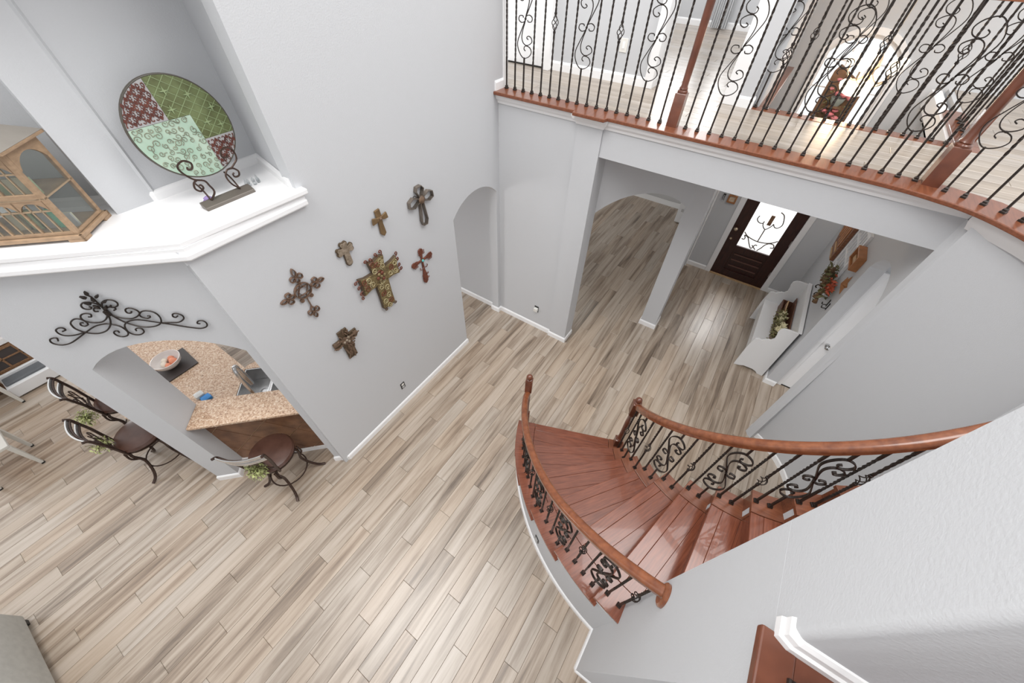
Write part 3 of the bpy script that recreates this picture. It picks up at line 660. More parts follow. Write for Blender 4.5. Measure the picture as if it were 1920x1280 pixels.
RAILP = [(-.030,-.028),(-.022,-.030),(.022,-.030),(.030,-.028),(.030,-.012),(.033,.0),(.030,.014),(.018,.024),(0,.027),(-.018,.024),(-.030,.014),(-.033,.0),(-.030,-.012)]
RAILP = [(a*1.06, b*1.06) for a, b in RAILP]
def newel(parent, p, base, H, fin, s=.046, rz=0):
    """square foot, turned shaft, square block, ball"""
    n = MB()
    def sq(z0, z1, w, ch=.006): n.rings([[(p[0]+k*(x*math.cos(rz)-y*math.sin(rz)), p[1]+k*(x*math.sin(rz)+y*math.cos(rz)), p[2]+z) for x, y in ((-1,-1),(1,-1),(1,1),(-1,1))] for k, z in ((w, z0), (w, z1-ch), (w-ch, z1))])
    sq(0, base, s)
    blk = H-.28 if fin else H
    n.lathe([(s*.95, base), (s*.95, base+.012), (s*.72, base+.022), (s*.80, base+.03), (s*.60, base+.05), (s*.64, base+.2), (s*.72, blk-.2), (s*.66, blk-.06), (s*.86, blk-.045), (s*.86, blk-.03), (s*.6, blk-.015), (s*.7, blk)], p, 16)
    if fin:
        sq(blk, H-.07, s); n.lathe([(s*.5, H-.07), (s*.95, H-.062), (s*.95, H-.052), (s*.45, H-.045), (s*.4, H-.04)], p, 14); n.ball((p[0], p[1], p[2]+H-.022), .037, 14, 10)
    return n.build('newel_post', NEWW, parent, smooth=True)
# ---- outer railing (left of the steps)
orl = thing('stair_railing', 'curved wooden handrail on black iron balusters along the outer left side of the stairs', 'railing', (C[0], C[1], 0))
def hL(th): return .745+.175*max(0, min(1, (th+122)/22.))
path = [pol(2.288, -157+i*(58.6/36), zline(-157+i*58.6/36)+hL(-157+i*58.6/36)) for i in range(37)]
path[0] = pol(2.28, -157, zline(-157)+hL(-157)+.01)
MB().sweep(path, RAILP, flat=False).build('handrail', RAILW, orl, smooth=True)
newel(orl, pol(2.275, -158.2, .2), .26, 1.07, True, .04, R(-158.6))
e = Vector(path[-1]); ex = Vector((.585, .815, e.z))
rz_ = R(-98)
mb = MB()
for xx, q in ((.5845, 1.), (.572, 1.), (.566, .93), (.560, .80)): mb.v += [(xx, .724+.068*q*math.cos(2*PI*i/28), 2.19+.092*q*math.sin(2*PI*i/28)) for i in range(28)]
mb.f = [(a*28+i, a*28+(i+1) % 28, (a+1)*28+(i+1) % 28, (a+1)*28+i) for a in range(3) for i in range(28)]+[tuple(range(28)), tuple(range(84, 112))]
mb.build('rosette', RAILW, orl)
protoL = {k: baluster(k, 1.0, .50, .315, .0145, 1.55, orl, .017) for k in ('plain', 'basket', 'scroll')}
usedL = set()
def put(protos, used, kind, loc, rz, sz):
    if kind not in used:
        used.add(kind); o = protos[kind]; o.location = loc; o.rotation_euler = (0,0,rz); o.scale = (1,1,sz)
    else: dup(protos[kind], loc, rz, sz, protos[kind].parent)
pat = ('plain', 'basket', 'plain', 'scroll'); n = 0
for k in range(1, 7):
    for i, f in enumerate((.12, .37, .615, .86)):
        th = nose(k)+f*DT
        if th > -100.5 or (k == 1 and f < .3): continue
        z = RISE*k+.002; top = zline(th)+hL(th)-.02
        put(protoL, usedL, pat[i], (2.273*math.cos(R(th)), 2.273*math.sin(R(th)), z), R(th+90), top-z)
# ---- inner railing (right of the steps)
irl = thing('stair_railing', 'curved wooden handrail on black iron balusters along the inner right side of the stairs', 'railing', (C[0], C[1], 0))
path = [pol(1.058, -154+i*3., zline(-154+i*3.)+.905+.03*min(1, i/20)) for i in range(44)]
MB().sweep(path, [(a*1.1, b*1.1) for a, b in RAILP], flat=False).build('handrail', RAILW, irl, smooth=True)
newel(irl, pol(1.068, -156.0, .203), .155, 1.075, True, .045, R(-158.6))
protoR = {k: baluster(k, 1.0, .555 if k == 'scroll' else .50, .325, .0145, 1.5, irl, .017) for k in ('plain', 'basket', 'scroll')}
usedR = set()
pat = ['basket', 'plain', 'scroll', 'plain']; n = 0
for k in range(1, 14):
    for f in (.13, .63):
        th = nose(k)+f*DT
        if k == 1 and f < .3: continue
        z = RISE*k+.0035; top = zline(th)+.89
        put(protoR, usedR, pat[n % 4], (1.07*math.cos(R(th)), 1.07*math.sin(R(th)), z), R(th-90), (top-z)); n += 1
# ---- balcony railing
bal = thing('balcony_railing', 'long upper balcony railing with twisted iron balusters, scroll panels and brown newel posts', 'railing', (0, 3.93, ZU))
protoB = {k: baluster(k, 1.0, .61, .31, .0135, 1.75, bal, .007) for k in ('plain', 'basket', 'scroll')}
usedB = set()
def pk(i): return 'scroll' if i % 6 == 2 else 'basket' if i % 6 == 5 else 'plain'
yB = .045
for i in range(17): put(protoB, usedB, pk(i), (-2.742+i*.1098, yB, .004), 0, 1)
for i in range(17): put(protoB, usedB, pk(i), (-.742+i*.1085, yB, .004), 0, 1)
crv = [(1.168, 3.90), (1.275, 3.865), (1.378, 3.815), (1.475, 3.755), (1.56, 3.68), (1.63, 3.59), (1.685, 3.49)]
for i, (x, y) in enumerate(crv):
    j = crv[min(i+1, len(crv)-1)]; h = crv[max(i-1, 0)]
    put(protoB, usedB, pk(i+2), (x, y-3.93, .004), math.atan2(j[1]-h[1], j[0]-h[0]), 1)
newel(bal, (-.865, 3.985, ZU), .27, 1.15, False, .047)
newel(bal, (1.085, 3.985, ZU), .27, 1.15, False, .052)
MB().sweep([(-2.8, 3.975, ZU+1.02), (1.10, 3.975, ZU+1.02)]+[(x, y, ZU+1.02) for x, y in crv], RAILP).build('handrail', RAILW, bal, smooth=True)
# ---- railing on the far side of the balcony, round the open entry
voi = thing('void_railing', 'iron baluster railing on the far side of the balcony before the arched window', 'railing', (0, 5.03, ZU))
protoV = {k: baluster(k, 1.0, .61, .31, .0135, 1.75, voi, .007) for k in ('plain', 'basket', 'scroll')}
usedV = set()
for i in range(16): put(protoV, usedV, 'scroll' if i in (0, 5, 10, 14) else 'basket' if i in (2, 7, 12) else 'plain', (-.33+i*.1055, .0, .003), 0, 1)
for i in range(1, 8): put(protoV, usedV, 'scroll' if i % 6 == 2 else 'plain', (1.41, i*.12, .003), PI/2, 1)
newel(voi, (1.385, 5.10, ZU), .27, 1.15, False, .045)
MB().sweep([(-.37, 5.03, ZU+1.02), (1.42, 5.03, ZU+1.02)], RAILP).build('handrail', RAILW, voi, smooth=True)
MB().sweep([(1.41, 5.05, ZU+1.02), (1.41, 6.2, ZU+1.02)], RAILP).build('handrail', RAILW, voi, smooth=True)
# ---- railing at the edge the picture is taken from
lan = thing('landing_railing', 'iron baluster railing at the near landing edge, one baluster shoe in view', 'railing', (.63, .36, ZU))
protoN = {'plain': baluster('plain', 1.0, .61, .31, .0135, 1.12, lan, .007)}; uN = set()
for i in range(4): put(protoN, uN, 'plain', (0, -i*.11, .003), PI/2, 1)
MB().sweep([(.63, .45, ZU+1.02), (.63, -.1, ZU+1.02)], RAILP).build('handrail', RAILW, lan, smooth=True)
# ================================================================ WALL DECOR
def wallB(y, z, d=0): return (-2.8+d, y, z)
CRG = 'crosses on the tall grey wall'
def cross(label, y, z): return thing('wall_cross', label, 'cross', (-2.8, y, z), 0, CRG)
UB, NB = (0,1,0), (1,0,0)
def ext(mb, pts, y, z, d0, d1): return mb.extr(pts, (-2.8, y, z), UB, (0,0,1), NB, d0, d1)
def tubeB(mb, pts, y, z, d, r, n=5, k=3): return mb.tube(cr([(-2.8+d, y+u, z+v) for u, v in pts], k), r, n)
def spiral(cx, cy, r, a0, turns, n=14, grow=.25):
    return [(cx+r*(grow+(1-grow)*i/n)*math.cos(a0+turns*2*PI*i/n), cy+r*(grow+(1-grow)*i/n)*math.sin(a0+turns*2*PI*i/n)) for i in range(n+1)]
# 1 fleur-de-lis iron cross with a ring
y, z = .993, 2.535
c = cross('bronze scrollwork cross with a ringed star centre, leftmost on the grey wall', y, z)
mb = MB(); mb.strap([(-2.785, y+.073*math.cos(2*PI*i/24), z+.073*math.sin(2*PI*i/24)) for i in range(25)], NB, .007, .02); mb.build('ring', C_BRZ, c)
for s in range(2):
    mb = MB(); mb.strap([(-2.785, y+.07*math.cos(2*PI*i/3+s*PI/3+PI/2), z+.07*math.sin(2*PI*i/3+s*PI/3+PI/2)) for i in range(4)], NB, .005, .016); mb.build('star_bar', C_BRZ, c)
def fleur(ang, r0, L, sc):
    mb = MB(); U = (math.cos(ang), math.sin(ang)); V = (-U[1], U[0])
    def P(a, b): return (U[0]*a+V[0]*b, U[1]*a+V[1]*b)
    def st_(pts): mb.strap(cr([(-2.785, y+p[0], z+p[1]) for p in pts], 3), NB, .006, .02)
    st_([P(.073, 0), P(r0, 0)])
    st_([P(r0-.02*sc, 0), P(r0+.01*sc, .018*sc), P(r0+.045*sc, .002), P(r0+.01*sc, -.018*sc), P(r0-.02*sc, 0)])
    for s in (1, -1): st_([P(r0+.04*sc, s*.003), P(r0+.06*sc, s*.03*sc), P(r0+.05*sc, s*.052*sc), P(r0+.02*sc, s*.05*sc), P(r0+.015*sc, s*.03*sc), P(r0+.03*sc, s*.024*sc)])
    st_([P(r0+.05*sc, 0), P(r0+.085*sc, .017*sc), P(L, 0), P(r0+.085*sc, -.017*sc), P(r0+.05*sc, 0)])
    return mb
for a, r0, L in ((PI/2, .10, .228), (0, .09, .208), (PI, .09, .208), (-PI/2, .20, .312)): fleur(a, r0, L, 1).build('fleur_arm', C_BRZ, c)
for s in (-1, 1): ext(MB(), [(s*.045+.018*math.cos(t*PI/5), -.085+.018*math.sin(t*PI/5)) for t in range(10)], y, z, .004, .02).build('curl', C_BRZ, c)
# 2 carved clover-ended cross
y, z = 1.485, 2.665
c = cross('small pale carved cross with rounded lobed ends, above the largest cross', y, z)
def lobes(): 
    pts = []
    def ar(cx, cy, r, a0, a1, n=7): pts.extend([(cx+r*math.cos(R(a0+(a1-a0)*i/n)), cy+r*math.sin(R(a0+(a1-a0)*i/n))) for i in range(n+1)])
    pts.append((.030, -.03)); ar(.068, -.020, .021, -140, 40); ar(.068, .020, .021, -40, 140); pts.append((.030, .03))
    ar(.020, .06, .021, -50, 130); ar(-.020, .06, .021, 50, 230); pts.append((-.030, .03))
    ar(-.068, .020, .021, 40, 220); ar(-.068, -.020, .021, 140, 320); pts.append((-.030, -.03))
    pts.append((-.032, -.12)); ar(0, -.135, .034, 180, 360); pts.append((.032, -.12))
    return pts
ext(MB(), lobes(), y, z, .002, .022).build('body', C_CORE, c, bevel=.003)
ext(MB(), [(u*.9, v*.93) for u, v in lobes()], y, z, .022, .03).build('carved_face', C_TAUPE, c, bevel=.004)
# 3 curved wood cross
y, z = 1.925, 2.765
c = cross('small plain olive-brown wooden cross with waisted arms and a central knot', y, z)
ext(MB(), [(-.032, .085), (.025, .092), (.03, .03), (.026, -.06), (.036, -.165), (.004, -.19), (-.03, -.155), (-.024, -.04), (-.03, .02)], y, z, .004, .024).build('upright', C_WOOD, c, bevel=.005)
for s in (-1, 1): ext(MB(), [(0, -.012), (s*.045, -.03), (s*.095, -.034), (s*.09, .002), (s*.085, .032), (s*.03, .016), (0, .012)], y, z+.005, .016, .034).build('arm', C_WOOD, c, bevel=.006)
MB().ball((-2.762, y, z+.005), .014, 10, 6).build('knot', C_TWIG, c, smooth=True)
# 4 tin outline cross
y, z = 2.468, 2.725
c = cross('tall open-frame tin cross with a rust-brown centre, nearest the arched doorway', y, z)
def frame_arm(pts, nm):
    mb = MB(); mb.strap([(-2.775, y+u, z+v) for u, v in pts+[pts[0]]], NB, .009, .042); mb.build(nm, C_TIN, c)
frame_arm([(.015, .03), (.05, .105), (.02, .142), (-.04, .14), (-.055, .10), (-.015, .03)], 'arm_frame')
frame_arm([(.03, .02), (.11, .055), (.165, .03), (.17, -.03), (.11, -.05), (.03, -.015)], 'arm_frame')
frame_arm([(-.03, .02), (-.11, .055), (-.165, .03), (-.17, -.03), (-.11, -.05), (-.03, -.015)], 'arm_frame')
frame_arm([(.018, -.03), (.042, -.23), (.022, -.285), (-.03, -.28), (-.042, -.23), (-.02, -.03)], 'arm_frame')
MB().ball((-2.76, y, z), .045, 10, 7, (.45, 1, 1)).build('centre_boss', C_TWIG, c, smooth=True)
tubeB(MB(), [(-.02, .02), (-.09, .075), (-.11, .065)], y, z, .04, .004).build('wire_sprig', IRON, c)
# 5 big mosaic cross
y, z = 1.735, 2.195
c = cross('largest cross, mosaic gold and red with curled metal ends, centre of the grey wall', y, z)
body = [(-.095, .235), (-.03, .215), (.04, .235), (.10, .225), (.075, .095), (.17, .10), (.245, .125), (.235, .02), (.245, -.085), (.16, -.065), (.082, -.065), (.078, -.25), (.082, -.40), (.02, -.39), (-.04, -.40), (-.082, -.385), (-.078, -.25), (-.082, -.065), (-.16, -.065), (-.245, -.085), (-.235, .02), (-.245, .125), (-.17, .10), (-.075, .095)]
ext(MB(), body, y, z, .004, .04).build('body', C_CORE, c, bevel=.003)
ext(MB(), [(u*.95, v*.965) for u, v in body], y, z, .04, .048).build('mosaic_face', C_MOSA, c, bevel=.003)
r_ = random.Random(3); mb = MB(); mb2 = MB()
spots = [(0, .16), (-.05, .12), (.05, .12), (.15, .05), (.19, -.02), (-.15, .05), (-.19, -.02), (.12, -.01), (-.12, -.01), (0, .06), (-.035, -.1), (.035, -.14), (-.035, -.19), (.03, -.24), (-.035, -.29), (.035, -.33), (0, -.37), (.2, .07), (-.2, .07), (0, -.04), (.04, .19), (-.06, .19)]
for i, (u, v) in enumerate(spots):
    tubeB(MB(), spiral(u, v, .036, r_.uniform(0, 6), 1.35), y, z, .05, .0052, 4, 2).build('scroll_relief', C_GOLD if i % 3 else C_RED, c)
for (u, v, dx, dy) in [(-.08,.235,-.3,1),(-.03,.22,0,1),(.035,.235,.2,1),(.09,.23,.5,1),(.245,.11,1,.5),(.24,.05,1,.1),(.24,-.02,1,-.1),(.245,-.07,1,-.4),(-.245,.11,-1,.5),(-.24,.05,-1,.1),(-.24,-.02,-1,-.1),(-.245,-.07,-1,-.4),(-.06,-.39,-.3,-1),(0,-.39,0,-1),(.06,-.395,.3,-1)]:
    q = [(u+a*dx-b*dy, v+a*dy+b*dx) for a, b in ((-.02,0),(.02,.004),(.036,.016),(.032,.032),(.016,.028),(.018,.014))]
    tubeB(MB(), q, y, z, .03, .0062, 5, 3).build('curl', C_RED if v > -.1 else C_TWIG, c, smooth=True)
for i in range(7):
    a = i*2*PI/6; p = (.04*math.cos(a), .02+.04*math.sin(a)) if i < 6 else (0, .02)
    MB().ball((-2.745, y+p[0], z+p[1]), .02, 8, 6, (.6, 1, 1)).build('flower_bead', C_RED if i % 2 else C_MOSA, c, smooth=True)
# 6 red scroll cross
y, z = 2.335, 2.035
c = cross('small rust-red leafy cross with a turquoise bead at its centre', y, z)
for ang, L, wd in ((PI/2, .155, .034), (0, .165, .034), (PI, .165, .034), (-PI/2, .33, .04)):
    U = (math.cos(ang), math.sin(ang)); V = (-U[1], U[0]); mb = MB()
    prof = [(.0, .010), (L*.4, .014), (L*.62, wd*.75), (L*.8, wd), (L*.93, wd*.8), (L, .006)]
    pts = [(U[0]*a+V[0]*b, U[1]*a+V[1]*b) for a, b in prof]+[(U[0]*a-V[0]*b, U[1]*a-V[1]*b) for a, b in prof[::-1]]
    ext(mb, pts, y, z, .003, .02).build('arm', C_RED, c, bevel=.004)
    for s in (1, -1):
        for q in (.6, .78):
            a, b = L*q, s*wd*.9; tubeB(MB(), spiral(U[0]*a+V[0]*b, U[1]*a+V[1]*b, .017, 0, 1.1, 10), y, z, .022, .004, 4, 2).build('curl', C_RED, c)
for s in (1, -1): tubeB(MB(), [(0, -.10), (s*.045, -.11), (s*.06, -.09), (s*.048, -.08)], y, z, .02, .0045).build('curl', C_RED, c)
MB().ball((-2.775, y, z), .017, 8, 6).build('bead', TURQ, c, smooth=True)
# 7 woven twig cross
y, z = 1.133, 1.765
c = cross('rough woven brown twig cross hanging lowest on the grey wall', y, z)
for (u0, u1, v0, v1, nm) in ((-.052, .052, .02, .142, 'upright'), (-.05, .055, -.262, .0, 'upright'), (-.137, -.01, -.045, .05, 'arm'), (.01, .137, -.035, .06, 'arm')):
    ext(MB(), [(u0, v0), (u1, v0), (u1*1.05, v1), (u0*1.05, v1)], y, z, .003, .022).build(nm, C_CORE, c, bevel=.004)
mb = MB()
for i in range(70):
    k = r_.random()
    if k < .62: u, v, a = r_.uniform(-.05, .05), r_.uniform(-.255, .135), PI/2+r_.uniform(-.5, .5)
    else: u, v, a = r_.uniform(-.125, .125), r_.uniform(-.035, .05), r_.uniform(-.5, .5)
    l = r_.uniform(.02, .04); d = r_.uniform(.022, .032)
    mb.tube([(-2.8+d, y+u-l*math.cos(a), z+v-l*math.sin(a)), (-2.8+d+.004, y+u, z+v), (-2.8+d, y+u+l*math.cos(a), z+v+l*math.sin(a))], .008, 5)
mb.build('twigs', C_TWIG, c)['kind'] = 'stuff'
for p in ((0,.01),(.03,.03),(-.03,.0),(.02,-.02)): MB().ball((-2.765, y+p[0], z+p[1]), .017, 8, 5).build('knot', C_TAUPE, c, smooth=True)
for s in ((.07, -.085), (.065, -.01)): tubeB(MB(), [(.0, s[1]+.01), (.05, s[1]), (s[0]+.01, s[1]+.015)], y, z, .03, .006).build('thorn', C_TWIG, c)
# ---- iron scroll ornament above the pass-through
ORN = [
 [(1.143,2.584),(1.130,2.609),(1.145,2.617),(1.176,2.607),(1.192,2.579),(1.182,2.555),(1.149,2.540),(1.099,2.547),(1.039,2.574),(0.936,2.631),(0.838,2.681),(0.765,2.694),(0.733,2.685),(0.698,2.661),(0.686,2.627),(0.689,2.589),(0.712,2.560),(0.748,2.553),(0.772,2.570),(0.774,2.600),(0.752,2.617),(0.739,2.613),(0.740,2.597)],
 [(1.049,2.668),(1.022,2.679),(1.024,2.700),(1.049,2.702),(1.078,2.684),(1.085,2.654),(1.072,2.630),(1.036,2.620),(0.988,2.624),(0.941,2.637)],
 [(0.877,2.724),(0.891,2.727),(0.905,2.709),(0.892,2.693),(0.866,2.702),(0.856,2.720),(0.858,2.746),(0.875,2.764),(0.905,2.765),(0.942,2.741),(0.957,2.713),(0.960,2.677),(0.937,2.641),(0.903,2.619),(0.856,2.612),(0.797,2.631),(0.744,2.674),(0.711,2.720),(0.690,2.767),(0.685,2.791)],
 [(0.810,2.773),(0.794,2.770),(0.780,2.792),(0.798,2.805),(0.829,2.800),(0.852,2.780),(0.860,2.752),(0.846,2.729),(0.813,2.715),(0.768,2.715),(0.724,2.738),(0.689,2.777),(0.673,2.813),(0.673,2.846),(0.682,2.876),(0.710,2.894),(0.743,2.898),(0.772,2.881),(0.782,2.855),(0.770,2.839),(0.745,2.839),(0.732,2.853),(0.741,2.858)],
 [(0.720,2.811),(0.739,2.814),(0.729,2.837),(0.706,2.842),(0.691,2.830)],
 [(0.614,2.851),(0.626,2.839),(0.610,2.831),(0.581,2.841),(0.564,2.867),(0.573,2.891),(0.601,2.900),(0.637,2.888),(0.664,2.859),(0.677,2.823)],
 [(0.628,2.805),(0.608,2.817),(0.614,2.834),(0.643,2.837),(0.669,2.817)],
 [(0.676,2.804),(0.670,2.773),(0.652,2.745),(0.616,2.724),(0.577,2.715),(0.532,2.730),(0.502,2.755),(0.499,2.784),(0.520,2.809),(0.548,2.809),(0.567,2.790),(0.566,2.769),(0.548,2.767),(0.536,2.780)],
 [(0.674,2.794),(0.666,2.753),(0.651,2.710),(0.633,2.680),(0.603,2.649),(0.565,2.626),(0.518,2.617),(0.469,2.624),(0.430,2.649),(0.406,2.698),(0.409,2.744),(0.438,2.769),(0.476,2.770),(0.508,2.746),(0.512,2.721),(0.489,2.702),(0.465,2.708),(0.459,2.722),(0.471,2.724)],
 [(0.433,2.645),(0.484,2.669),(0.523,2.689),(0.568,2.700),(0.615,2.693),(0.654,2.669),(0.677,2.630),(0.683,2.588),(0.663,2.559),(0.626,2.555),(0.591,2.576),(0.584,2.608),(0.602,2.620),(0.625,2.610),(0.629,2.594)],
 [(0.427,2.643),(0.371,2.637),(0.320,2.632),(0.273,2.659),(0.263,2.693),(0.288,2.718),(0.314,2.713),(0.324,2.692),(0.313,2.681),(0.293,2.693)],
 [(0.429,2.641),(0.382,2.619),(0.320,2.586),(0.266,2.560),(0.219,2.545),(0.172,2.559),(0.156,2.595),(0.169,2.621),(0.197,2.621),(0.215,2.600),(0.199,2.592)],
 [(0.677,2.784),(0.672,2.856),(0.669,2.902),(0.669,2.934),(0.676,2.952)]]
ws = thing('wall_scroll', 'black wrought iron scroll ornament above the arched kitchen pass-through', 'wall decor', ptA(.68, 2.72))
for l in ORN: MB().tube(cr([ptA(t, z, -.016) for t, z in l], 3), .0054, 6).build('scroll', IRON, ws, smooth=True)
for t, z, a in ((.672, 2.955, 1.57), (.70, 2.93, 2.4), (.645, 2.93, .7), (.71, 2.88, 2.7), (.635, 2.885, .4), (.675, 2.90, 1.5), (.69, 2.84, 2.2), (.66, 2.83, .9), (.675, 2.79, 1.57)):
    pts = [(.0, -.005), (.014, -.010), (.036, 0), (.014, .010), (0, .005)]
    q = [(t-(u*math.cos(a)-v*math.sin(a)), z+u*math.sin(a)+v*math.cos(a)) for u, v in pts]
    MB().extr(q, OA, UA, (0,0,1), NA, -.028, -.010).build('leaf', IRON, ws, bevel=.003)
MB().tube([ptA(.677, 2.81, -.02), ptA(.677, 2.77, -.02)], .016, 8).build('collar', IRON, ws)
# ---- plate on its stand
PC = Vector((-3.20, .968, 3.722)); tl = R(9)
PU, PN = Vector((0,1,0)), Vector((math.cos(tl), 0, math.sin(tl))); PV = PN.cross(PU)*-1
PV = Vector((-math.sin(tl), 0, math.cos(tl)))
dp = thing('decorative_plate', 'large round patchwork plate in mint, olive and rust on the white ledge', 'plate', tuple(PC))
disc = [(.292*math.cos(2*PI*i/64), .292*math.sin(2*PI*i/64)) for i in range(64)]
MB().extr(disc, PC, PU, PV, PN, -.02, .0).build('plate_body', P_RIM, dp, bevel=.006)
mb = MB(); mb.tube([PC+PU*(.286*math.cos(2*PI*i/48))+PV*(.286*math.sin(2*PI*i/48))+PN*.001 for i in range(48)], .0045, 6, True); mb.build('rim', P_RIM, dp, smooth=True)
dd = [(.282*math.cos(2*PI*i/64), .282*math.sin(2*PI*i/64)) for i in range(64)]
z_mint = clip(clip(dd, -1, 0, -.078), 0, -1, -.058)
z_red1 = clip(clip(dd, -1, 0, .048), 0, 1, .060)
z_red2 = clip(clip(dd, 1, 0, .080), 0, -1, .085)
z_grn = [clip(clip(clip(dd, 1, 0, -.047), -1, 0, -.079), 0, 1, .060), clip(clip(dd, 1, 0, .079), 0, 1, -.084)]
MB().extr(z_mint, PC, PU, PV, PN, .0, .004).build('mint_panel', P_MINT, dp)
for p in z_grn: MB().extr(p, PC, PU, PV, PN, .0, .003).build('olive_panel', P_GRN, dp)
for p in (z_red1, z_red2): MB().extr(p, PC, PU, PV, PN, .0, .002).build('rust_panel', P_GREY, dp)
def PP(u, v, d): return PC+PU*u+PV*v+PN*d
def inside(poly, u, v): return all((poly[(i+1)%len(poly)][0]-poly[i][0])*(v-poly[i][1])-(poly[(i+1)%len(poly)][1]-poly[i][1])*(u-poly[i][0]) >= -1e-6 for i in range(len(poly)))
mb = MB(); rr = random.Random(5)
cs_ = []
for i in range(60):
    for _ in range(60):
        u, v = rr.uniform(-.27, .07), rr.uniform(-.27, .05)
        if inside(z_mint, u, v) and u*u+v*v < .07 and all((u-a_)**2+(v-b_)**2 > .034**2 for a_, b_ in cs_): break
    else: continue
    cs_.append((u, v))
    s = rr.choice((-1, 1)); a = rr.uniform(0, 6.28); q = rr.uniform(.014, .022)
    pts = [(x, y_) for x, y_ in spiral(u, v, q, a, s*1.25, 12)]; l = pts[-1]
    pts += [(l[0]+s*q*.9*math.cos(a+1.6), l[1]+q*.9*math.sin(a+1.6))]
    pts = [p for p in pts if inside(z_mint, *p)]
    if len(pts) > 4: mb.tube(cr([PP(a_, b_, .006) for a_, b_ in pts], 2), .0024, 4)
mb.build('swirl_relief', P_SWL, dp, smooth=True)
mb = MB()
for p in z_grn:
    for s in (1, -1):
        for i in range(-16, 17):
            cc = i*.043; q = clip(clip(p, s*.62, .78, cc-.0015), -s*.62, -.78, -cc-.0015)
            if len(q) >= 3: mb.extr(q, PC, PU, PV, PN, .003, .0055)
mb.build('diamond_grid', P_GRNL, dp)
for (u, v) in ((.02, .20), (.0, .105), (.13, .16), (.22, .07), (.15, .0), (.22, -.03)):
    mb = MB()
    for a in range(4): mb.extr([(u+.028*math.cos(a*PI/2), v+.028*math.sin(a*PI/2)), (u+.006*math.cos(a*PI/2+.8), v+.006*math.sin(a*PI/2+.8)), (u, v), (u+.006*math.cos(a*PI/2-.8), v+.006*math.sin(a*PI/2-.8))], PC, PU, PV, PN, .004, .009)
    mb.build('flower_relief', P_GRNL, dp)
for poly in (z_red1, z_red2):
    mb = MB(); us = [p[0] for p in poly]; vs = [p[1] for p in poly]
    nu = 0
    u = min(us)+.02
    while u < max(us):
        v = min(vs)+.02+(.0 if nu % 2 else .024)
        while v < max(vs):
            for s in (1, -1):
                for f in (1, -1):
                    pts = [(u, v), (u+s*.016, v+f*.012), (u+s*.021, v+f*.026), (u+s*.012, v+f*.033), (u+s*.006, v+f*.026)]
                    pts = [p for p in pts if inside(poly, *p)]
                    if len(pts) > 2: mb.tube(cr([PP(a_, b_, .004) for a_, b_ in pts], 2), .0031, 4)
            if inside(poly, u, v):
                mb.extr([(u+.011*math.cos(t*PI/2), v+.014*math.sin(t*PI/2)) for t in range(4)], PC, PU, PV, PN, .002, .006)
            v += .048
        u += .036; nu += 1
    mb.build('lattice_relief', P_RED, dp)
ps = thing('plate_stand', 'dark wooden bar stand with two iron scrolls before the round plate', 'stand', (-3.04, .93, 3.30))
MB().extr([(-.034, 0), (.042, 0), (.036, .022), (-.020, .042), (-.034, .042)], (-3.035, .765, 3.30), (1,0,0), (0,0,1), (0,1,0), 0, .345).build('base_bar', pm('stand_bronze', (.17, .15, .13), .4, metal=.4), ps, bevel=.004)
SL = [(.835,3.34),(.88,3.379),(.875,3.425),(.864,3.46),(.815,3.486),(.779,3.541),(.779,3.582),(.822,3.599),(.856,3.575),(.844,3.545),(.819,3.547),(.825,3.562)]
SL2 = [(.83,3.478),(.802,3.466),(.79,3.434),(.81,3.411),(.835,3.423),(.832,3.443),(.818,3.444)]
SR = [(1.039,3.34),(1.006,3.385),(.998,3.437),(1.025,3.471),(1.055,3.474),(1.083,3.487),(1.123,3.517),(1.129,3.568),(1.1,3.595),(1.057,3.584),(1.045,3.55),(1.072,3.541),(1.083,3.556)]
SR2 = [(1.045,3.475),(1.07,3.468),(1.09,3.443),(1.079,3.418),(1.051,3.417),(1.046,3.435),(1.058,3.443)]
for l in (SL, SL2, SR, SR2): MB().tube(cr([(-3.04-(z-3.34)*.12, y, z) for y, z in l], 4), .0062, 6).build('scroll', IRON2, ps, smooth=True)
for y_ in (.835, 1.039): MB().tube(cr([(-3.045, y_, 3.34), (-3.10, y_, 3.40), (-3.165, y_, 3.424)], 4), .006, 6).build('plate_arm', IRON2, ps, smooth=True)
mb = MB(); gg = random.Random(2)
rs = []
for i in range(5): rs.append([(-3.115+(.012 if i % 4 else .004)*1.8*math.cos(j*PI/3+i*.3), .838+(.03, .036, .034, .026, .008)[i]*math.sin(j*PI/3+i*.3), 3.30+i*.011) for j in range(6)])
tag(mb.rings(rs).build('purple_crystal', AMETH), 'small rough purple crystal behind the plate stand base', 'crystal')
mb = MB()
for i in range(7):
    a = i*.9; x, y_ = -3.13+.05*math.cos(a)*.6, 1.17+.045*math.sin(a)
    mb.lathe([(.012, 0), (.015, .014), (.002, .032+.008*(i % 3))], (x, y_, 3.30), 5)
tag(mb.build('clear_crystals', CRYS), 'cluster of clear glass crystals at the right end of the white ledge', 'crystal')
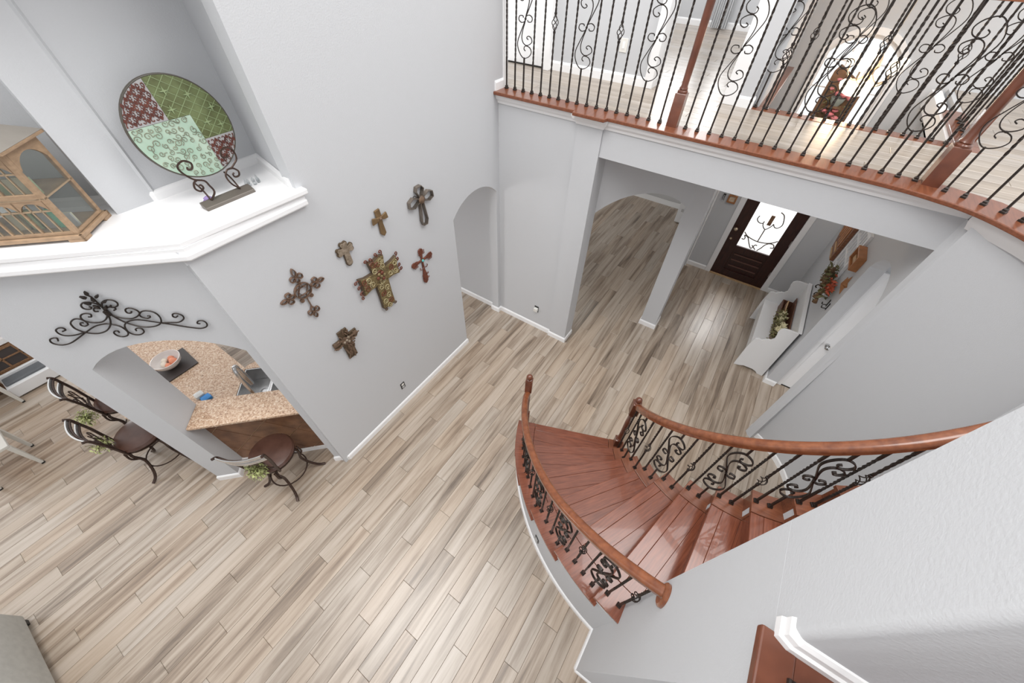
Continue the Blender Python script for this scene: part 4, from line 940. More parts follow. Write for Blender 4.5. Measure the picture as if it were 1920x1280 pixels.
# ---- glazed house-shaped display cabinet
hc = Vector((-3.268, .158, 3.30)); hx, hy = Vector((-SQ, -SQ, 0)), Vector((-SQ, SQ, 0))     # along the front to the left, into depth
dc = thing('display_cabinet', 'pine display cabinet with arched lattice windows and grey roof on the white ledge', 'cabinet', tuple(hc))
LW, DW, HW = .66, .27, .51
def hp(u, v, d): return hc+hx*u+hy*d+Vector((0,0,v))
def hbox(mb, u0, u1, d0, d1, z0, z1): return mb.add([hp(u, z, d) for z in (z0, z1) for u, d in ((u0,d0),(u1,d0),(u1,d1),(u0,d1))], [(3,2,1,0),(4,5,6,7),(0,1,5,4),(1,2,6,5),(2,3,7,6),(3,0,4,7)])
mb = MB(); hbox(mb, -.018, LW+.018, -.018, .0, .018, .042); hbox(mb, -.018, .0, -.018, DW+.018, .018, .042); hbox(mb, LW, LW+.018, -.018, DW+.018, .018, .042); hbox(mb, -.018, LW+.018, DW, DW+.018, .018, .042)
for u in (-.018, LW-.07): 
    hbox(mb, u, u+.09, -.018, .0, 0, .018)
for d in (-.018, DW-.05): hbox(mb, -.018, .0, d, d+.068, 0, .018); hbox(mb, LW, LW+.018, d, d+.068, 0, .018)
mb.build('plinth', PINE, dc, bevel=.003)
hbox(MB(), 0, LW, 0, DW, .036, .046).build('floor_board', PINED, dc)
for u in (0, LW-.024):
    for d in (0, DW-.024): hbox(MB(), u, u+.024, d, d+.024, .042, HW).build('corner_post', PINE, dc, bevel=.002)
hbox(MB(), .024, LW-.024, .0, .02, .255, .295).build('mid_rail', PINE, dc, bevel=.002)
hbox(MB(), .024, LW-.024, .0, .02, .042, .062).build('bottom_rail', PINE, dc)
hbox(MB(), .0, LW, .0, DW, .262, .270).build('shelf', PINED, dc)
for z0, z1 in ((.062, .255), (.295, HW-.045)):
    for i in range(4):
        u0 = .024+i*(LW-.048)/4; u1 = u0+(LW-.048)/4
        pts = [(u0, z1)] + archpts(u0+.008, u1-.008, z1-.055, z1-.012, 8) + [(u1, z1), (u1, z1+.001), (u0, z1+.001)]
        pts = [(u0, z1-.055)] + archpts(u0+.006, u1-.006, z1-.055, z1-.012, 8) + [(u1, z1-.055), (u1, z1), (u0, z1)]
        MB().extr(pts, hc, hx, (0,0,1), hy, .002, .018).build('arch_head', PINE, dc)
        for f in (1/3, 2/3): hbox(MB(), u0+f*(u1-u0)-.003, u0+f*(u1-u0)+.003, .004, .014, z0, z1-.02).build('glazing_bar', PINED, dc)
        hbox(MB(), u0, u1, .004, .014, z1-.065, z1-.057).build('glazing_bar', PINED, dc)
        hbox(MB(), u0-.005, u0+.005, .002, .017, z0, z1).build('mullion', PINE, dc)
hbox(MB(), .024, LW-.024, .0, .02, HW-.045, HW).build('top_rail', PINE, dc)
MB().add([hp(.026, z, .0085) for z in (.06, HW-.05)]+[hp(LW-.026, z, .0085) for z in (HW-.05, .06)], [(0,1,2,3)]).build('glass_front', GLS, dc)
side = [(.024, .062), (DW-.024, .062), (DW-.024, HW-.09)] + archpts(DW-.03, .03, HW-.10, HW-.035, 10) + [(.024, HW-.09)]
for u in (.006, LW-.006):
    MB().add([hp(u, z, d) for d, z in side], [tuple(range(len(side)))]).build('glass_side', GLS, dc)
    hbox(MB(), u-.006, u+.006, .024, DW-.024, .042, .064).build('side_rail', PINE, dc); mb = MB()
    mb.add([hp(u-.006, z, d) for d, z in [(.024, HW-.10)]+archpts(.03, DW-.03, HW-.10, HW-.035, 10)+[(DW-.024, HW-.10), (DW-.024, HW), (.024, HW)]]+[hp(u+.006, z, d) for d, z in [(.024, HW-.10)]+archpts(.03, DW-.03, HW-.10, HW-.035, 10)+[(DW-.024, HW-.10), (DW-.024, HW), (.024, HW)]], [tuple(range(15))[::-1], tuple(range(15, 30))]+[(i, (i+1)%15, 15+(i+1)%15, 15+i) for i in range(15)])
    mb.build('side_frame', PINE, dc)
MB().add([hp(0, .05, DW-.004), hp(LW, .05, DW-.004), hp(LW, HW, DW-.004), hp(0, HW, DW-.004)], [(0,1,2,3)]).build('back_glass', GLS, dc)
mb = MB(); e = .035
mb.add([hp(-e, HW, -e), hp(LW+e, HW, -e), hp(LW+e, HW, DW+e), hp(-e, HW, DW+e), hp(-e, HW+.016, -e), hp(LW+e, HW+.016, -e), hp(LW+e, HW+.016, DW+e), hp(-e, HW+.016, DW+e)], [(3,2,1,0),(4,5,6,7),(0,1,5,4),(1,2,6,5),(2,3,7,6),(3,0,4,7)])
mb.build('eaves', PINE, dc, bevel=.003)
mb = MB(); q = .05
mb.add([hp(-e, HW+.0165, -e), hp(LW+e, HW+.0165, -e), hp(LW+e, HW+.0165, DW+e), hp(-e, HW+.0165, DW+e), hp(.14, HW+.12, DW/2), hp(LW-.14, HW+.12, DW/2)], [(0,1,5,4),(1,2,5),(2,3,4,5),(3,0,4),(3,2,1,0)])
mb.build('roof', ROOF, dc)
cg = random.Random(9)
items = [(.085, .052, MINT, 'mint green booklet standing in the pine display cabinet', .12), (.155, .052, GREYC, 'grey booklet beside the mint one in the pine display cabinet', .10), (.03, .052, GREYC, 'grey card nearest the cabinet corner post', .085),
         (.225, .052, GREENC, 'pale green booklet in the lower row of the pine display cabinet', .12), (.30, .052, CREAM, 'cream booklet in the lower row of the pine display cabinet', .11)]
for u, z0, m_, lb, h_ in items:
    r = thing('booklet', lb, 'booklet', tuple(hp(u+.03, .047, .11)), 0, 'booklets in the display cabinet')
    hbox(MB(), u, u+.055, .09, .10, .047, .047+h_).build('cover', m_, r); hbox(MB(), u+.003, u+.053, .10, .112, .049, .045+h_).build('pages', CREAM, r)
for i in range(8):
    u = .035+i*.05
    tag(hbox(MB(), u, u+.04, .06+.01*(i % 2), .072+.01*(i % 2), .271, .36+.01*cg.random()).build('booklet', CREAM if i % 3 else GREENC), ('cream' if i % 3 else 'green')+' booklet on the upper shelf of the display cabinet, '+('nearest the corner post', 'second from the corner post', 'third from the corner post', 'fourth from the corner post', 'fifth from the corner post', 'sixth from the corner post', 'seventh from the corner post', 'eighth from the corner post')[i], 'booklet', 'booklets in the display cabinet')
# ================================================================ KITCHEN SIDE
def exA(mb, pts, t0, z0, d0, d1): return mb.extr(pts, ptA(t0, z0), UA, (0,0,1), NA, d0, d1)
def polyA(td): return [ptA(t, 0, d)[:2] for t, d in td]
wb = sroot('wall_bar')
exA(MB(), [(.06, 0), (1.2, 0), (1.2, 1.09), (.06, 1.09)], 0, 0, .205, .36).build('backing', GROUT, wb)
exA(MB(), [(.06, 0), (1.2, 0), (1.2, .085), (.06, .085)], 0, 0, .19, .205).build('tile_baseboard', TR, wb)
rect = [(.06, .085), (1.2, .085), (1.2, 1.088), (.06, 1.088)]
for i in range(-4, 5):
    for j in range(-1, 6):
        a0, b0 = .22+.508*i, -.086+.508*j           # z-t and z+t lines
        q = clip(clip(clip(clip(rect, -1, 1, a0+.006), 1, -1, -(a0+.508-.006)), 1, 1, b0+.006), -1, -1, -(b0+.508-.006))
        if len(q) >= 3 and abs(sum(q[k][0]*q[(k+1)%len(q)][1]-q[(k+1)%len(q)][0]*q[k][1] for k in range(len(q)))) > .004:
            exA(MB(), q, 0, 0, .197, .206).build('tile', TILE, wb, bevel=.0015)
bar = MB().prism(polyA([(.06, .06), (.05, .36), (1.2, .38), (1.2, .365), (1.225, .36), (1.225, .06), (1.19, .045), (1.19, .06)]), 1.088, 1.122)
bar = MB().prism(polyA([(.062, .05), (.062, .40), (1.198, .40), (1.198, .05)]), 1.088, 1.122)
tag(bar.build('bar_counter', GRAN, bevel=.006), 'speckled tan granite bar top filling the arched pass-through', 'countertop')
kc = thing('kitchen_counter', 'granite kitchen counter behind the bar with sink cut out at its right end', 'counter', (-4.6, .0, 0))
out = [ptA(.955, 0, .375)[:2], ptA(1.2, 0, .375)[:2], ptA(1.45, 0, .375)[:2], (-4.45, -.42), (-6.6, -.42), (-6.6, .45), (-4.23, .45), ptA(.955, 0, .95)[:2]]
MB().prism(out, .885, .92).build('worktop', GRAN, kc, bevel=.004)
MB().prism(polyA([(.955, .375), (.2, .375), (.2, .50), (.955, .50)]), .885, .92).build('worktop', GRAN, kc, bevel=.004)
MB().prism(polyA([(.955, 1.00), (.955, .95), (.2, .95), (.2, 1.06), (.86, 1.06)]), .885, .92).build('worktop', GRAN, kc)
out = [ptA(1.2, 0, .42)[:2], ptA(1.45, 0, .42)[:2], (-4.5, -.38), (-6.5, -.38), (-6.5, .40), (-4.3, .40), ptA(1.0, 0, .90)[:2], ptA(.2, 0, .90)[:2], ptA(.2, 0, .42)[:2]]
MB().prism(out, 0, .60).build('base_cabinet', HUTW, kc)
MB().box(-6.6, -4.5, -.445, -.42, .92, 1.10).build('upstand', GRAN, kc)
struct(MB().box(-6.6, -4.35, -.475, -.446, 0, 1.087).build('wall_bar_left', W))
tag(MB().box(-6.6, -4.42, -.66, -.42, 1.088, 1.122).build('bar_counter', GRAN, bevel=.005), 'granite bar ledge running left behind the grey pillar', 'countertop')
# sink
sk = thing('kitchen_sink', 'stainless steel double sink with a white rim set into the granite counter', 'sink', tuple(ptA(.6, .70, .7)))
def basin(t0, t1, d0, d1, z0, z1):
    mb = MB(); w = .012
    mb.prism(polyA([(t0, d0), (t0, d1), (t1, d1), (t1, d0)]), z0, z0+w)
    for a, b, c, e in ((t0, t0+w, d0, d1), (t1-w, t1, d0, d1), (t0+w, t1-w, d0, d0+w), (t0+w, t1-w, d1-w, d1)): mb.prism(polyA([(a, c), (a, e), (b, e), (b, c)]), z0+w, z1)
    return mb
basin(.60, .952, .502, .948, .70, .915).build('basin', CH, sk, bevel=.003)
basin(.202, .585, .502, .948, .70, .915).build('basin', CH, sk, bevel=.003)
MB().prism(polyA([(.585, .502), (.585, .948), (.60, .948), (.60, .502)]), .86, .912).build('divider', WHITE, sk)
for t in (.775, .39): MB().lathe([(.045, 0), (.045, .006), (.02, .008)], ptA(t, .712, .73), 16).build('drain', CH, sk)
fc = thing('faucet', 'tall chrome kitchen faucet with pull-down spray head beside the sink', 'faucet', tuple(ptA(.66, .92, .44)))
MB().lathe([(.034, 0), (.034, .012), (.022, .02), (.02, .10), (.024, .105), (.024, .13)], ptA(.66, .92, .44), 16).build('base', CH, fc, smooth=True)
pp = [ptA(.66, 1.04, .44), ptA(.66, 1.30, .44), ptA(.66, 1.44, .455), ptA(.665, 1.49, .49), ptA(.67, 1.46, .525), ptA(.675, 1.38, .535)]
MB().tube(cr(pp, 5), .019, 10).build('spout', CH, fc, smooth=True)
MB().tube([ptA(.675, 1.39, .535), ptA(.68, 1.25, .54), ptA(.682, 1.12, .545)], [.022, .028, .024], 10).build('spray_head', CH, fc, smooth=True)
MB().tube([ptA(.68, 1.01, .44), ptA(.76, 1.05, .43)], [.009, .006], 8).build('lever', CH, fc, smooth=True)
# tray, bowl, eggs, wrapped pack
tp = [(-5.218, .168), (-4.798, .163), (-4.775, -.185), (-5.214, -.126)]
tp = [(-5.20, .175), (-4.79, .165), (-4.775, -.20), (-5.19, -.19)]
tag(MB().prism(tp, .9205, .936).build('slate_tray', SLATE, bevel=.003), 'dark slate tray lying under the white bowl on the granite counter', 'tray')
bw = thing('bowl', 'round white ceramic bowl standing on the dark slate tray', 'bowl', (-5.00, -.045, .9365))
MB().lathe([(.05, 0), (.055, .008), (.10, .03), (.142, .075), (.155, .125), (.148, .127), (.134, .078), (.092, .04), (.03, .022), (.001, .02)], (-5.00, -.045, .9365), 28).build('bowl_body', BOWL, bw, smooth=True)
for i, (dx, dy, m_, lb) in enumerate(((.03, .045, PEACH, 'large orange-pink fruit at the far side of the white bowl'), (-.035, .05, PEACH, 'orange-pink fruit on the left in the white bowl'), (.05, -.02, PEACH, 'small orange-pink fruit on the right in the white bowl'), (-.01, -.045, CRM2, 'cream egg-shaped fruit at the near side of the white bowl'), (-.065, -.015, CRM2, 'small cream egg-shaped fruit at the left edge of the white bowl'))):
    tag(MB().ball((-5.00+dx, -.045+dy, 1.005 if i < 2 else .995), .045 if i == 0 else .036, 12, 9, (1.15, .95, .9)).build('fruit', m_, smooth=True), lb, 'fruit', 'fruit in the white bowl')
pk_ = thing('snack_pack', 'small blue and clear plastic pack on the counter beside the grey pillar', 'package', (-4.2, -.06, .92))
def pillow(x0, x1, y0, y1, z, h, mat, nm):
    mb = MB(); rs = []
    for k, (f, zz) in enumerate(((.8, 0), (1, h*.4), (.9, h*.8), (.4, h))):
        rs.append([((x0+x1)/2+f*(x1-x0)/2*sx, (y0+y1)/2+f*(y1-y0)/2*sy, z+zz) for sx, sy in ((-1,-1),(0,-1.1),(1,-1),(1.05,0),(1,1),(0,1.1),(-1,1),(-1.05,0))])
    mb.rings(rs).build(nm, mat, pk_, smooth=True)
pillow(-4.22, -4.13, -.10, -.0, .9205, .05, BLUE, 'blue_wrapper'); pillow(-4.31, -4.225, -.12, -.03, .9205, .07, CLEARW, 'clear_wrapper')
# ---- bar stools
SG = 'bar stools along the kitchen bar'
def make_stool(label):
    """faces +Y, back on the -Y side"""
    s = thing('bar_stool', label, 'stool', (0,0,0), 0, SG)
    MB().lathe([(.001, .612), (.20, .612), (.232, .63), (.24, .655), (.226, .68), (.17, .695), (.08, .70), (.001, .70)], (0,0,0), 28).build('seat', LEATH, s, smooth=True, shift=False)
    MB().lathe([(.21, .598), (.226, .598), (.226, .614), (.21, .614)], (0,0,0), 28).build('seat_ring', IRON2, s, shift=False)
    n0 = len(s.children)
    for sx in (-1, 1):
        for sy in (-1, 1):
            P = [(sx*.10, sy*.10, .61), (sx*.155, sy*.155, .52), (sx*.135, sy*.135, .34), (sx*.165, sy*.165, .16), (sx*.205, sy*.205, .05), (sx*.25, sy*.25, .014)]
            MB().tube(cr(P, 4), .0155, 8).build('leg', IRON2, s, smooth=True, shift=False)
            Q = [(sx*.17, sy*.17, .60), (sx*.175, sy*.175, .48), (sx*.13, sy*.13, .36), (sx*.15, sy*.15, .24)]
            MB().tube(cr(Q, 4), .011, 6).build('brace', IRON2, s, smooth=True, shift=False)
    MB().tube([(.205*math.cos(2*PI*i/28), .205*math.sin(2*PI*i/28), .20) for i in range(28)], .0085, 6, True).build('foot_ring', IRON2, s, smooth=True, shift=False)
    def yb(z): return -.195-.035*(z-.62)/.5-.05*max(0, (z-.95))*2
    def xb(z): return .135+.09*max(0, min(1, (z-.62)/.5))
    for sx in (-1, 1):
        pts = [(sx*xb(z), yb(z), z) for z in (.60, .70, .80, .92, 1.04, 1.12)]+[(sx*.235, yb(1.13)-.03, 1.15)]
        MB().tube(cr(pts, 4), .0145, 8).build('back_post', IRON2, s, smooth=True, shift=False)
    for z, cv, m_ in ((1.11, .045, IRON2), (1.02, .05, IRON2), (.74, .02, IRON2)):
        w_ = xb(z)
        MB().tube([(w_*q/5, yb(z)-cv*(1-(q/5)**2), z) for q in range(-5, 6)], .011, 6).build('back_rail', m_, s, smooth=True, shift=False)
    for z in (1.125, 1.035):
        w_ = xb(z); mb = MB()
        mb.rings([[(w_*q/6, yb(z)-.012-.05*(1-(q/6)**2)+dy, z+dz) for dy, dz in ((-.006,-.02),(.006,-.02),(.006,.02),(-.006,.02))] for q in range(-6, 7)])
        mb.build('back_slat', pm('polished_steel', (.62, .62, .61), .2, metal=.75) if 'polished_steel' not in MATS else MATS['polished_steel'], s, shift=False)
    for sx in (-1, 1):
        z0 = .76
        def B(u, z): return (sx*u, yb(z)-.025, z)
        for P in ([B(.0, .76), B(.10, .84), B(.13, .92), B(.09, .97), B(.05, .94), B(.07, .91)], [B(.13, .78), B(.05, .86), B(.0, .95), B(.0, 1.0)], [B(.02, .80), B(.06, .77), B(.10, .79), B(.09, .83), B(.06, .82)]):
            MB().tube(cr(P, 4), .0065, 5).build('back_scroll', IRON2, s, smooth=True, shift=False)
    return s
s1 = make_stool('bar stool with brown leather seat pushed up to the tiled bar under the arch')
s1.location = (-3.185, -.02, 0); s1.rotation_euler.z = R(38)
for ch_ in s1.children:
    if ch_.name.split('.')[0] in ('leg', 'brace', 'foot_ring'): ch_.rotation_euler.z = R(-24)
s2 = dup(s1, (-4.66, -.745, 0), R(2)); s2['label'] = 'bar stool left of the grey pillar with its brown seat in view'
s3 = dup(s1, (-5.42, -.66, 0), R(-3)); s3['label'] = 'bar stool farthest left, mostly hidden behind the grey wall, only its back showing'
def sprig(label, p, n, seed, sp=(.11, .09, .07)):
    q = random.Random(seed); mb = MB(); mt = MB()
    for i in range(n):
        a = q.uniform(0, 6.28); rr_ = q.random()**.6; c = Vector((p[0]+sp[0]*rr_*math.cos(a), p[1]+sp[1]*rr_*math.sin(a), p[2]+q.uniform(-1, 1)*sp[2]))
        if i % 5 == 0: mt.tube([p, (Vector(p)+c)/2+Vector((0,0,.01)), c], .0025, 4)
        d1_ = Vector((q.gauss(0,1), q.gauss(0,1), q.gauss(0,1))).normalized(); d2_ = d1_.orthogonal().normalized(); l = q.uniform(.012, .024)
        mb.add([c-d1_*l, c+d2_*l*.4, c+d1_*l, c-d2_*l*.4], [(0,1,2,3)])
    r = thing('greenery_sprig', label, 'plant', p, 0, 'green sprigs by the bar stools'); mt.build('stems', LEAFD, r); o = mb.build('leaves', LEAF, r); o['kind'] = 'stuff'
    return r
sprig('yellow-green sprig hanging over the back of the stool under the arch', (-3.02, -.22, .80), 420, 1)
sprig('yellow-green sprig on the floor side of the farthest left stool', (-5.30, -.98, .72), 380, 2)
sprig('yellow-green sprig behind the scrolled back of the middle stool', (-4.70, -1.02, .78), 240, 3)
# ---- sofa corner, dining furniture, hutch
sf = thing('sofa', 'light grey upholstered sofa, only the corner of its back showing at the bottom left', 'sofa', (-3.0, -2.8, 0))
bk = [(-4.11, -2.37), (-1.9, -2.385), (-1.9, -2.62), (-4.11, -2.62)]
MB().prism(bk, .07, .86).build('backrest', FAB, sf, bevel=.03, smooth=True)
MB().box(-4.11, -3.86, -3.3, -2.625, .07, .64).build('armrest', FAB, sf, bevel=.03, smooth=True)
MB().box(-3.855, -1.9, -3.28, -2.625, .07, .46).build('seat_cushion', FAB, sf, bevel=.03, smooth=True)
for x, y_ in ((-4.06, -2.43), (-1.96, -2.43), (-4.06, -3.24), (-1.96, -3.2)): MB().box(x-.03, x+.03, y_-.03, y_+.03, 0, .07).build('foot', BLACK, sf)
def chair(label, loc, rz, w=.39, d=.40):
    c = thing('dining_chair', label, 'chair', loc, rz, 'white dining chairs')
    for x in (-w/2, w/2):
        for y_ in (-d/2, d/2):
            top = .44 if y_ > 0 else .95
            mb = MB().rings([[(x*(1+.02*(top-z))+a*k, y_*(1+.02*(top-z))+b*k-(.05*max(0, z-.45) if y_ < 0 else 0), z) for a, b in ((-1,-1),(1,-1),(1,1),(-1,1))] for z, k in ((.02, .015), (.22, .019), (.44, .022), (top, .019))])
            l = mb.build('leg', pm('antique_white', (.62, .60, .55), .5) if 'antique_white' not in MATS else MATS['antique_white'], c, shift=False)
            MB().box(x*1.02-.016, x*1.02+.016, y_*1.02-.016, y_*1.02+.016, 0, .02).build('foot_cap', BLACK, l, shift=False)
    MB().box(-w/2-.02, w/2+.02, -d/2-.01, d/2+.02, .44, .48).build('seat', MATS['antique_white'], c, bevel=.008, shift=False)
    for z in (.62, .78, .92): MB().box(-w/2, w/2, -d/2-.045, -d/2-.015, z-.03, z+.03).build('back_slat', MATS['antique_white'], c, shift=False)
    return c
chair('white dining chair, two black-capped feet showing at the left frame edge', (-6.155, -1.93, 0), 0)
chair('white wooden dining chair, one leg in front of the white bench', (-7.49, -1.745, 0), 0, .40, .37)
bn = thing('storage_bench', 'low white bench with dark grey cushion before the wooden hutch', 'bench', (-7.55, -1.3, 0))
MB().box(-7.69, -7.40, -1.56, -1.07, .025, .20).build('body', WHITE, bn, bevel=.006)
MB().box(-7.635, -7.46, -1.54, -1.10, .20, .235).build('cushion', DGREY, bn, bevel=.01)
MB().box(-7.69, -7.645, -1.56, -1.07, .20, .265).build('back_rim', WHITE, bn, bevel=.006)
for y_ in (-1.5, -1.13): MB().box(-7.66, -7.43, y_-.03, y_+.03, 0, .025).build('foot', BLACK, bn)
hu = thing('hutch', 'rustic brown wooden hutch with glazed doors behind the white bench', 'hutch', (-7.95, -1.9, 0))
MB().box(-8.2, -7.74, -2.7, -1.08, .0, .62).build('base', HUTW, hu, bevel=.005)
MB().box(-8.2, -7.72, -2.7, -1.06, .62, .70).build('white_shelf', WHITE, hu, bevel=.004)
MB().box(-8.2, -7.78, -2.7, -1.08, .70, 1.9).build('upper', BOXW, hu, bevel=.005)
for y0 in (-2.66, -2.13, -1.60):
    dr = MB()
    y1 = y0+.50
    for a, b, c_, e_ in ((y0, y0+.06, .04, .60), (y1-.06, y1, .04, .60), (y0+.06, y1-.06, .04, .29), (y0+.06, y1-.06, .56, .60), (y0+.06, y1-.06, .42, .44)): dr.box(-7.74, -7.72, a, b, c_, e_)
    dr.box(-7.74, -7.72, (y0+y1)/2-.012, (y0+y1)/2+.012, .29, .56)
    o = dr.build('door', HUTW, hu, bevel=.003)
    MB().box(-7.739, -7.733, y0+.06, y1-.06, .29, .56).build('pane', SLATE, o)
    for z in (.40, .46): MB().ball((-7.71, y1-.03, z), .014, 8, 6).build('knob', BLACK, o)
# ================================================================ ENTRY
bc = thing('hall_bench', 'white painted hall bench with scrolled sides against the right entry wall', 'bench', (1.2, 5.66, 0))
prof = [(1.41, 0), (1.33, .0), (1.30, .035), (1.24, .055), (1.12, .05), (1.06, .02), (.985, .0), (.985, .40), (.99, .47), (1.0, .56), (1.01, .63), (1.05, .655), (1.09, .645), (1.12, .67), (1.15, .70), (1.18, .70), (1.21, .75), (1.205, .82), (1.19, .87), (1.195, .93), (1.23, .965), (1.29, .975), (1.41, .975)]
for y_ in (5.04, 6.29): MB().extr(prof, (0, y_, 0), (1,0,0), (0,0,1), (0,1,0), -.012, .014).build('side_panel', WHITE, bc, bevel=.004)
MB().box(1.01, 1.40, 5.054, 6.278, .45, .475).build('seat', WHITE, bc, bevel=.004)
MB().box(1.385, 1.41, 5.054, 6.278, .12, .975).build('back_panel', WHITE, bc, bevel=.004)
MB().box(1.385, 1.435, 5.03, 6.305, .975, .995).build('top_rail', WHITE, bc, bevel=.005)
MB().box(1.02, 1.04, 5.054, 6.278, .24, .45).build('front_apron', WHITE, bc)
fb = thing('planter_box', 'dark wooden box of cream flowers standing on the white hall bench', 'planter', (1.31, 5.6, .475))
mb = MB()
for a, b, c_, d_ in ((1.22, 1.235, 5.08, 6.20), (1.36, 1.375, 5.08, 6.20), (1.235, 1.36, 5.08, 5.095), (1.235, 1.36, 6.185, 6.20)): mb.box(a, b, c_, d_, .476, .74 if a > 1.3 else .64)
mb.box(1.235, 1.36, 5.095, 6.185, .476, .49); mb.build('box', DKWOOD, fb, bevel=.002)
q = random.Random(4); mb = MB(); 
for i in range(420):
    c_ = Vector((q.uniform(1.17, 1.31), q.uniform(5.14, 5.85), q.uniform(.58, .72))); a = Vector((q.gauss(0,1), q.gauss(0,1), q.gauss(0,1))).normalized(); b = a.orthogonal().normalized(); l = q.uniform(.016, .034)
    mb.add([c_-a*l, c_+b*l*.4, c_+a*l, c_-b*l*.4], [(0,1,2,3)])
mb.build('foliage', LEAFD, fb)['kind'] = 'stuff'
for i in range(16):
    cx, cy, cz = q.uniform(1.20, 1.31), 5.22+i*.036, q.uniform(.67, .73); mb = MB()
    for k in range(5):
        a = 2*PI*k/5+i; mb.add([(cx, cy, cz), (cx+.03*math.cos(a-.5), cy+.03*math.sin(a-.5), cz+.012), (cx+.05*math.cos(a), cy+.05*math.sin(a), cz+.02), (cx+.03*math.cos(a+.5), cy+.03*math.sin(a+.5), cz+.012)], [(0,1,2,3)])
    mb.build('flower', FLOWC, fb)
def letter_panel():
    r = thing('letter_board', 'narrow wooden strip with cut-out cream loops leaning in the planter box', 'sign', (1.27, 5.92, .6))
    MB().extr([(5.80, .62), (6.03, .66), (6.03, .76), (5.80, .72)], (1.255, 0, 0), (0,1,0), (0,0,1), (1,0,0), 0, .012).build('panel', SIGNL, r, bevel=.002)
    for y_ in (5.84, 5.90, 5.96): MB().extr([(y_, .66), (y_+.035, .665), (y_+.035, .715), (y_, .71)], (1.252, 0, 0), (0,1,0), (0,0,1), (1,0,0), 0, .004).build('slot', DKWOOD, r)
letter_panel()
for i, (x, y_, z, r_, lb) in enumerate(((1.35, 5.12, .535, .034, 'larger peach-pink ball candle at the near corner of the planter box'), (1.30, 5.20, .66, .032, 'smaller peach-pink ball candle among the cream flowers'))):
    if i == 0: z, y_ = .70, 5.22
    tag(MB().ball((x, y_, z), r_, 14, 9).build('ball_candle', PINK, smooth=True), lb, 'candle', 'pink ball candles')
# ---- decor on the right entry wall (plane x = 1.45, facing the entry)
def wr(label, name, cat, y_, z): return thing(name, label, cat, (1.45, y_, z))
def ex(mb, pts, d0, d1): return mb.extr(pts, (1.45, 0, 0), (0,1,0), (0,0,1), (-1,0,0), d0, d1)
sg = wr('brown carved wooden wall panel above the white shutter', 'wall_panel', 'wall decor', 6.5, 1.75)
ex(MB(), [(6.30, 1.43), (6.68, 1.43), (6.92, 1.68), (6.92, 1.95), (6.30, 1.95)], .002, .05).build('board', SIGNW, sg, bevel=.004)
for i in range(5): ex(MB(), [(6.34+.10*i, 1.62+.03*(i % 2)), (6.39+.10*i, 1.62), (6.42+.10*i, 1.90), (6.37+.10*i, 1.90)], .05, .064).build('carving', BOXW, sg, bevel=.004)
for (a, b, c_, d_) in ((6.33, 6.62, 1.45, 1.475), (6.33, 6.62, 1.55, 1.575)): ex(MB(), [(a, c_), (b, c_), (b, d_), (a, d_)], .05, .062).build('frame_strip', SIGNL, sg)
sh = wr('long white louvred shutter hung on the right entry wall', 'shutter', 'shutter', 5.9, 1.65)
ys0, ys1, zs0, zs1 = 5.52, 6.12, 1.275, 2.25
for (a, b, c_, d_) in ((ys0, ys0+.05, zs0, zs1), (ys1-.05, ys1, zs0, zs1), (ys0+.05, ys1-.05, zs0, zs0+.06), (ys0+.05, ys1-.05, zs1-.06, zs1)): ex(MB(), [(a, c_), (b, c_), (b, d_), (a, d_)], .002, .035).build('frame', WHITE, sh, bevel=.002)
for i in range(3):
    z = zs0+.28+i*.22; ex(MB(), [(ys0+.05, z), (ys1-.05, z), (ys1-.05, z+.028), (ys0+.05, z+.028)], .004, .03).build('rail', WHITE, sh)
for i in range(4):
    y_ = ys0+.13+i*.105; ex(MB(), [(y_, zs0+.06), (y_+.02, zs0+.06), (y_+.02, zs1-.06), (y_, zs1-.06)], .004, .026).build('slat', WHITE, sh)
for y_ in (5.60, 5.80): MB().tube(cr([(1.41, y_, 1.31), (1.375, y_, 1.30), (1.365, y_, 1.27), (1.385, y_, 1.25)], 4), .008, 6).build('hook', IRON, sh, smooth=True)
bx = wr('small orange-brown wooden box mounted on the wall above the arch', 'wall_box', 'box', 5.3, 2.06)
mb = MB()
for (a, b, c_, d_) in ((5.15, 5.17, 1.97, 2.15), (5.44, 5.46, 1.97, 2.15), (5.17, 5.44, 1.97, 1.99), (5.17, 5.44, 2.13, 2.15)): ex(mb, [(a, c_), (b, c_), (b, d_), (a, d_)], .0, .085)
mb.build('box_frame', BOXW, bx, bevel=.003); ex(MB(), [(5.17, 1.99), (5.44, 1.99), (5.44, 2.13), (5.17, 2.13)], .002, .02).build('back', BOXW, bx)
ex(MB(), [(5.20, 2.0), (5.41, 2.0), (5.41, 2.055), (5.20, 2.055)], .04, .06).build('inner_bar', SIGNL, bx)
# swag of cones and leaves with a rusty star
sw = wr('hanging swag of brown pine cones and olive leaves over the white shutter', 'swag', 'wreath', 5.55, 1.6)
q = random.Random(8); mb = MB()
for i in range(230):
    t = q.random(); c_ = Vector((1.42-q.uniform(0, .13), 5.66-.50*t+q.gauss(0, .04), 1.67-.13*t+q.gauss(0, .04))); a = Vector((q.gauss(0,1), q.gauss(0,1), q.gauss(0,1))).normalized(); b = a.orthogonal().normalized(); l = q.uniform(.02, .045)
    mb.add([c_-a*l, c_+b*l*.35, c_+a*l, c_-b*l*.35], [(0,1,2,3)])
mb.build('leaves', LEAFD, sw)['kind'] = 'stuff'
for i in range(18):
    t = i/17; c_ = (1.35-q.uniform(0, .06), 5.60-.44*t+q.gauss(0, .02), 1.66-.13*t+q.gauss(0, .04))
    mb = MB()
    for k in range(5): mb.lathe([(.012, 0), (.034-.004*k, .006), (.014, .014)], (c_[0], c_[1], c_[2]-.03+k*.013), 7)
    mb.build('pine_cone', PINEC, sw)
mb = MB()
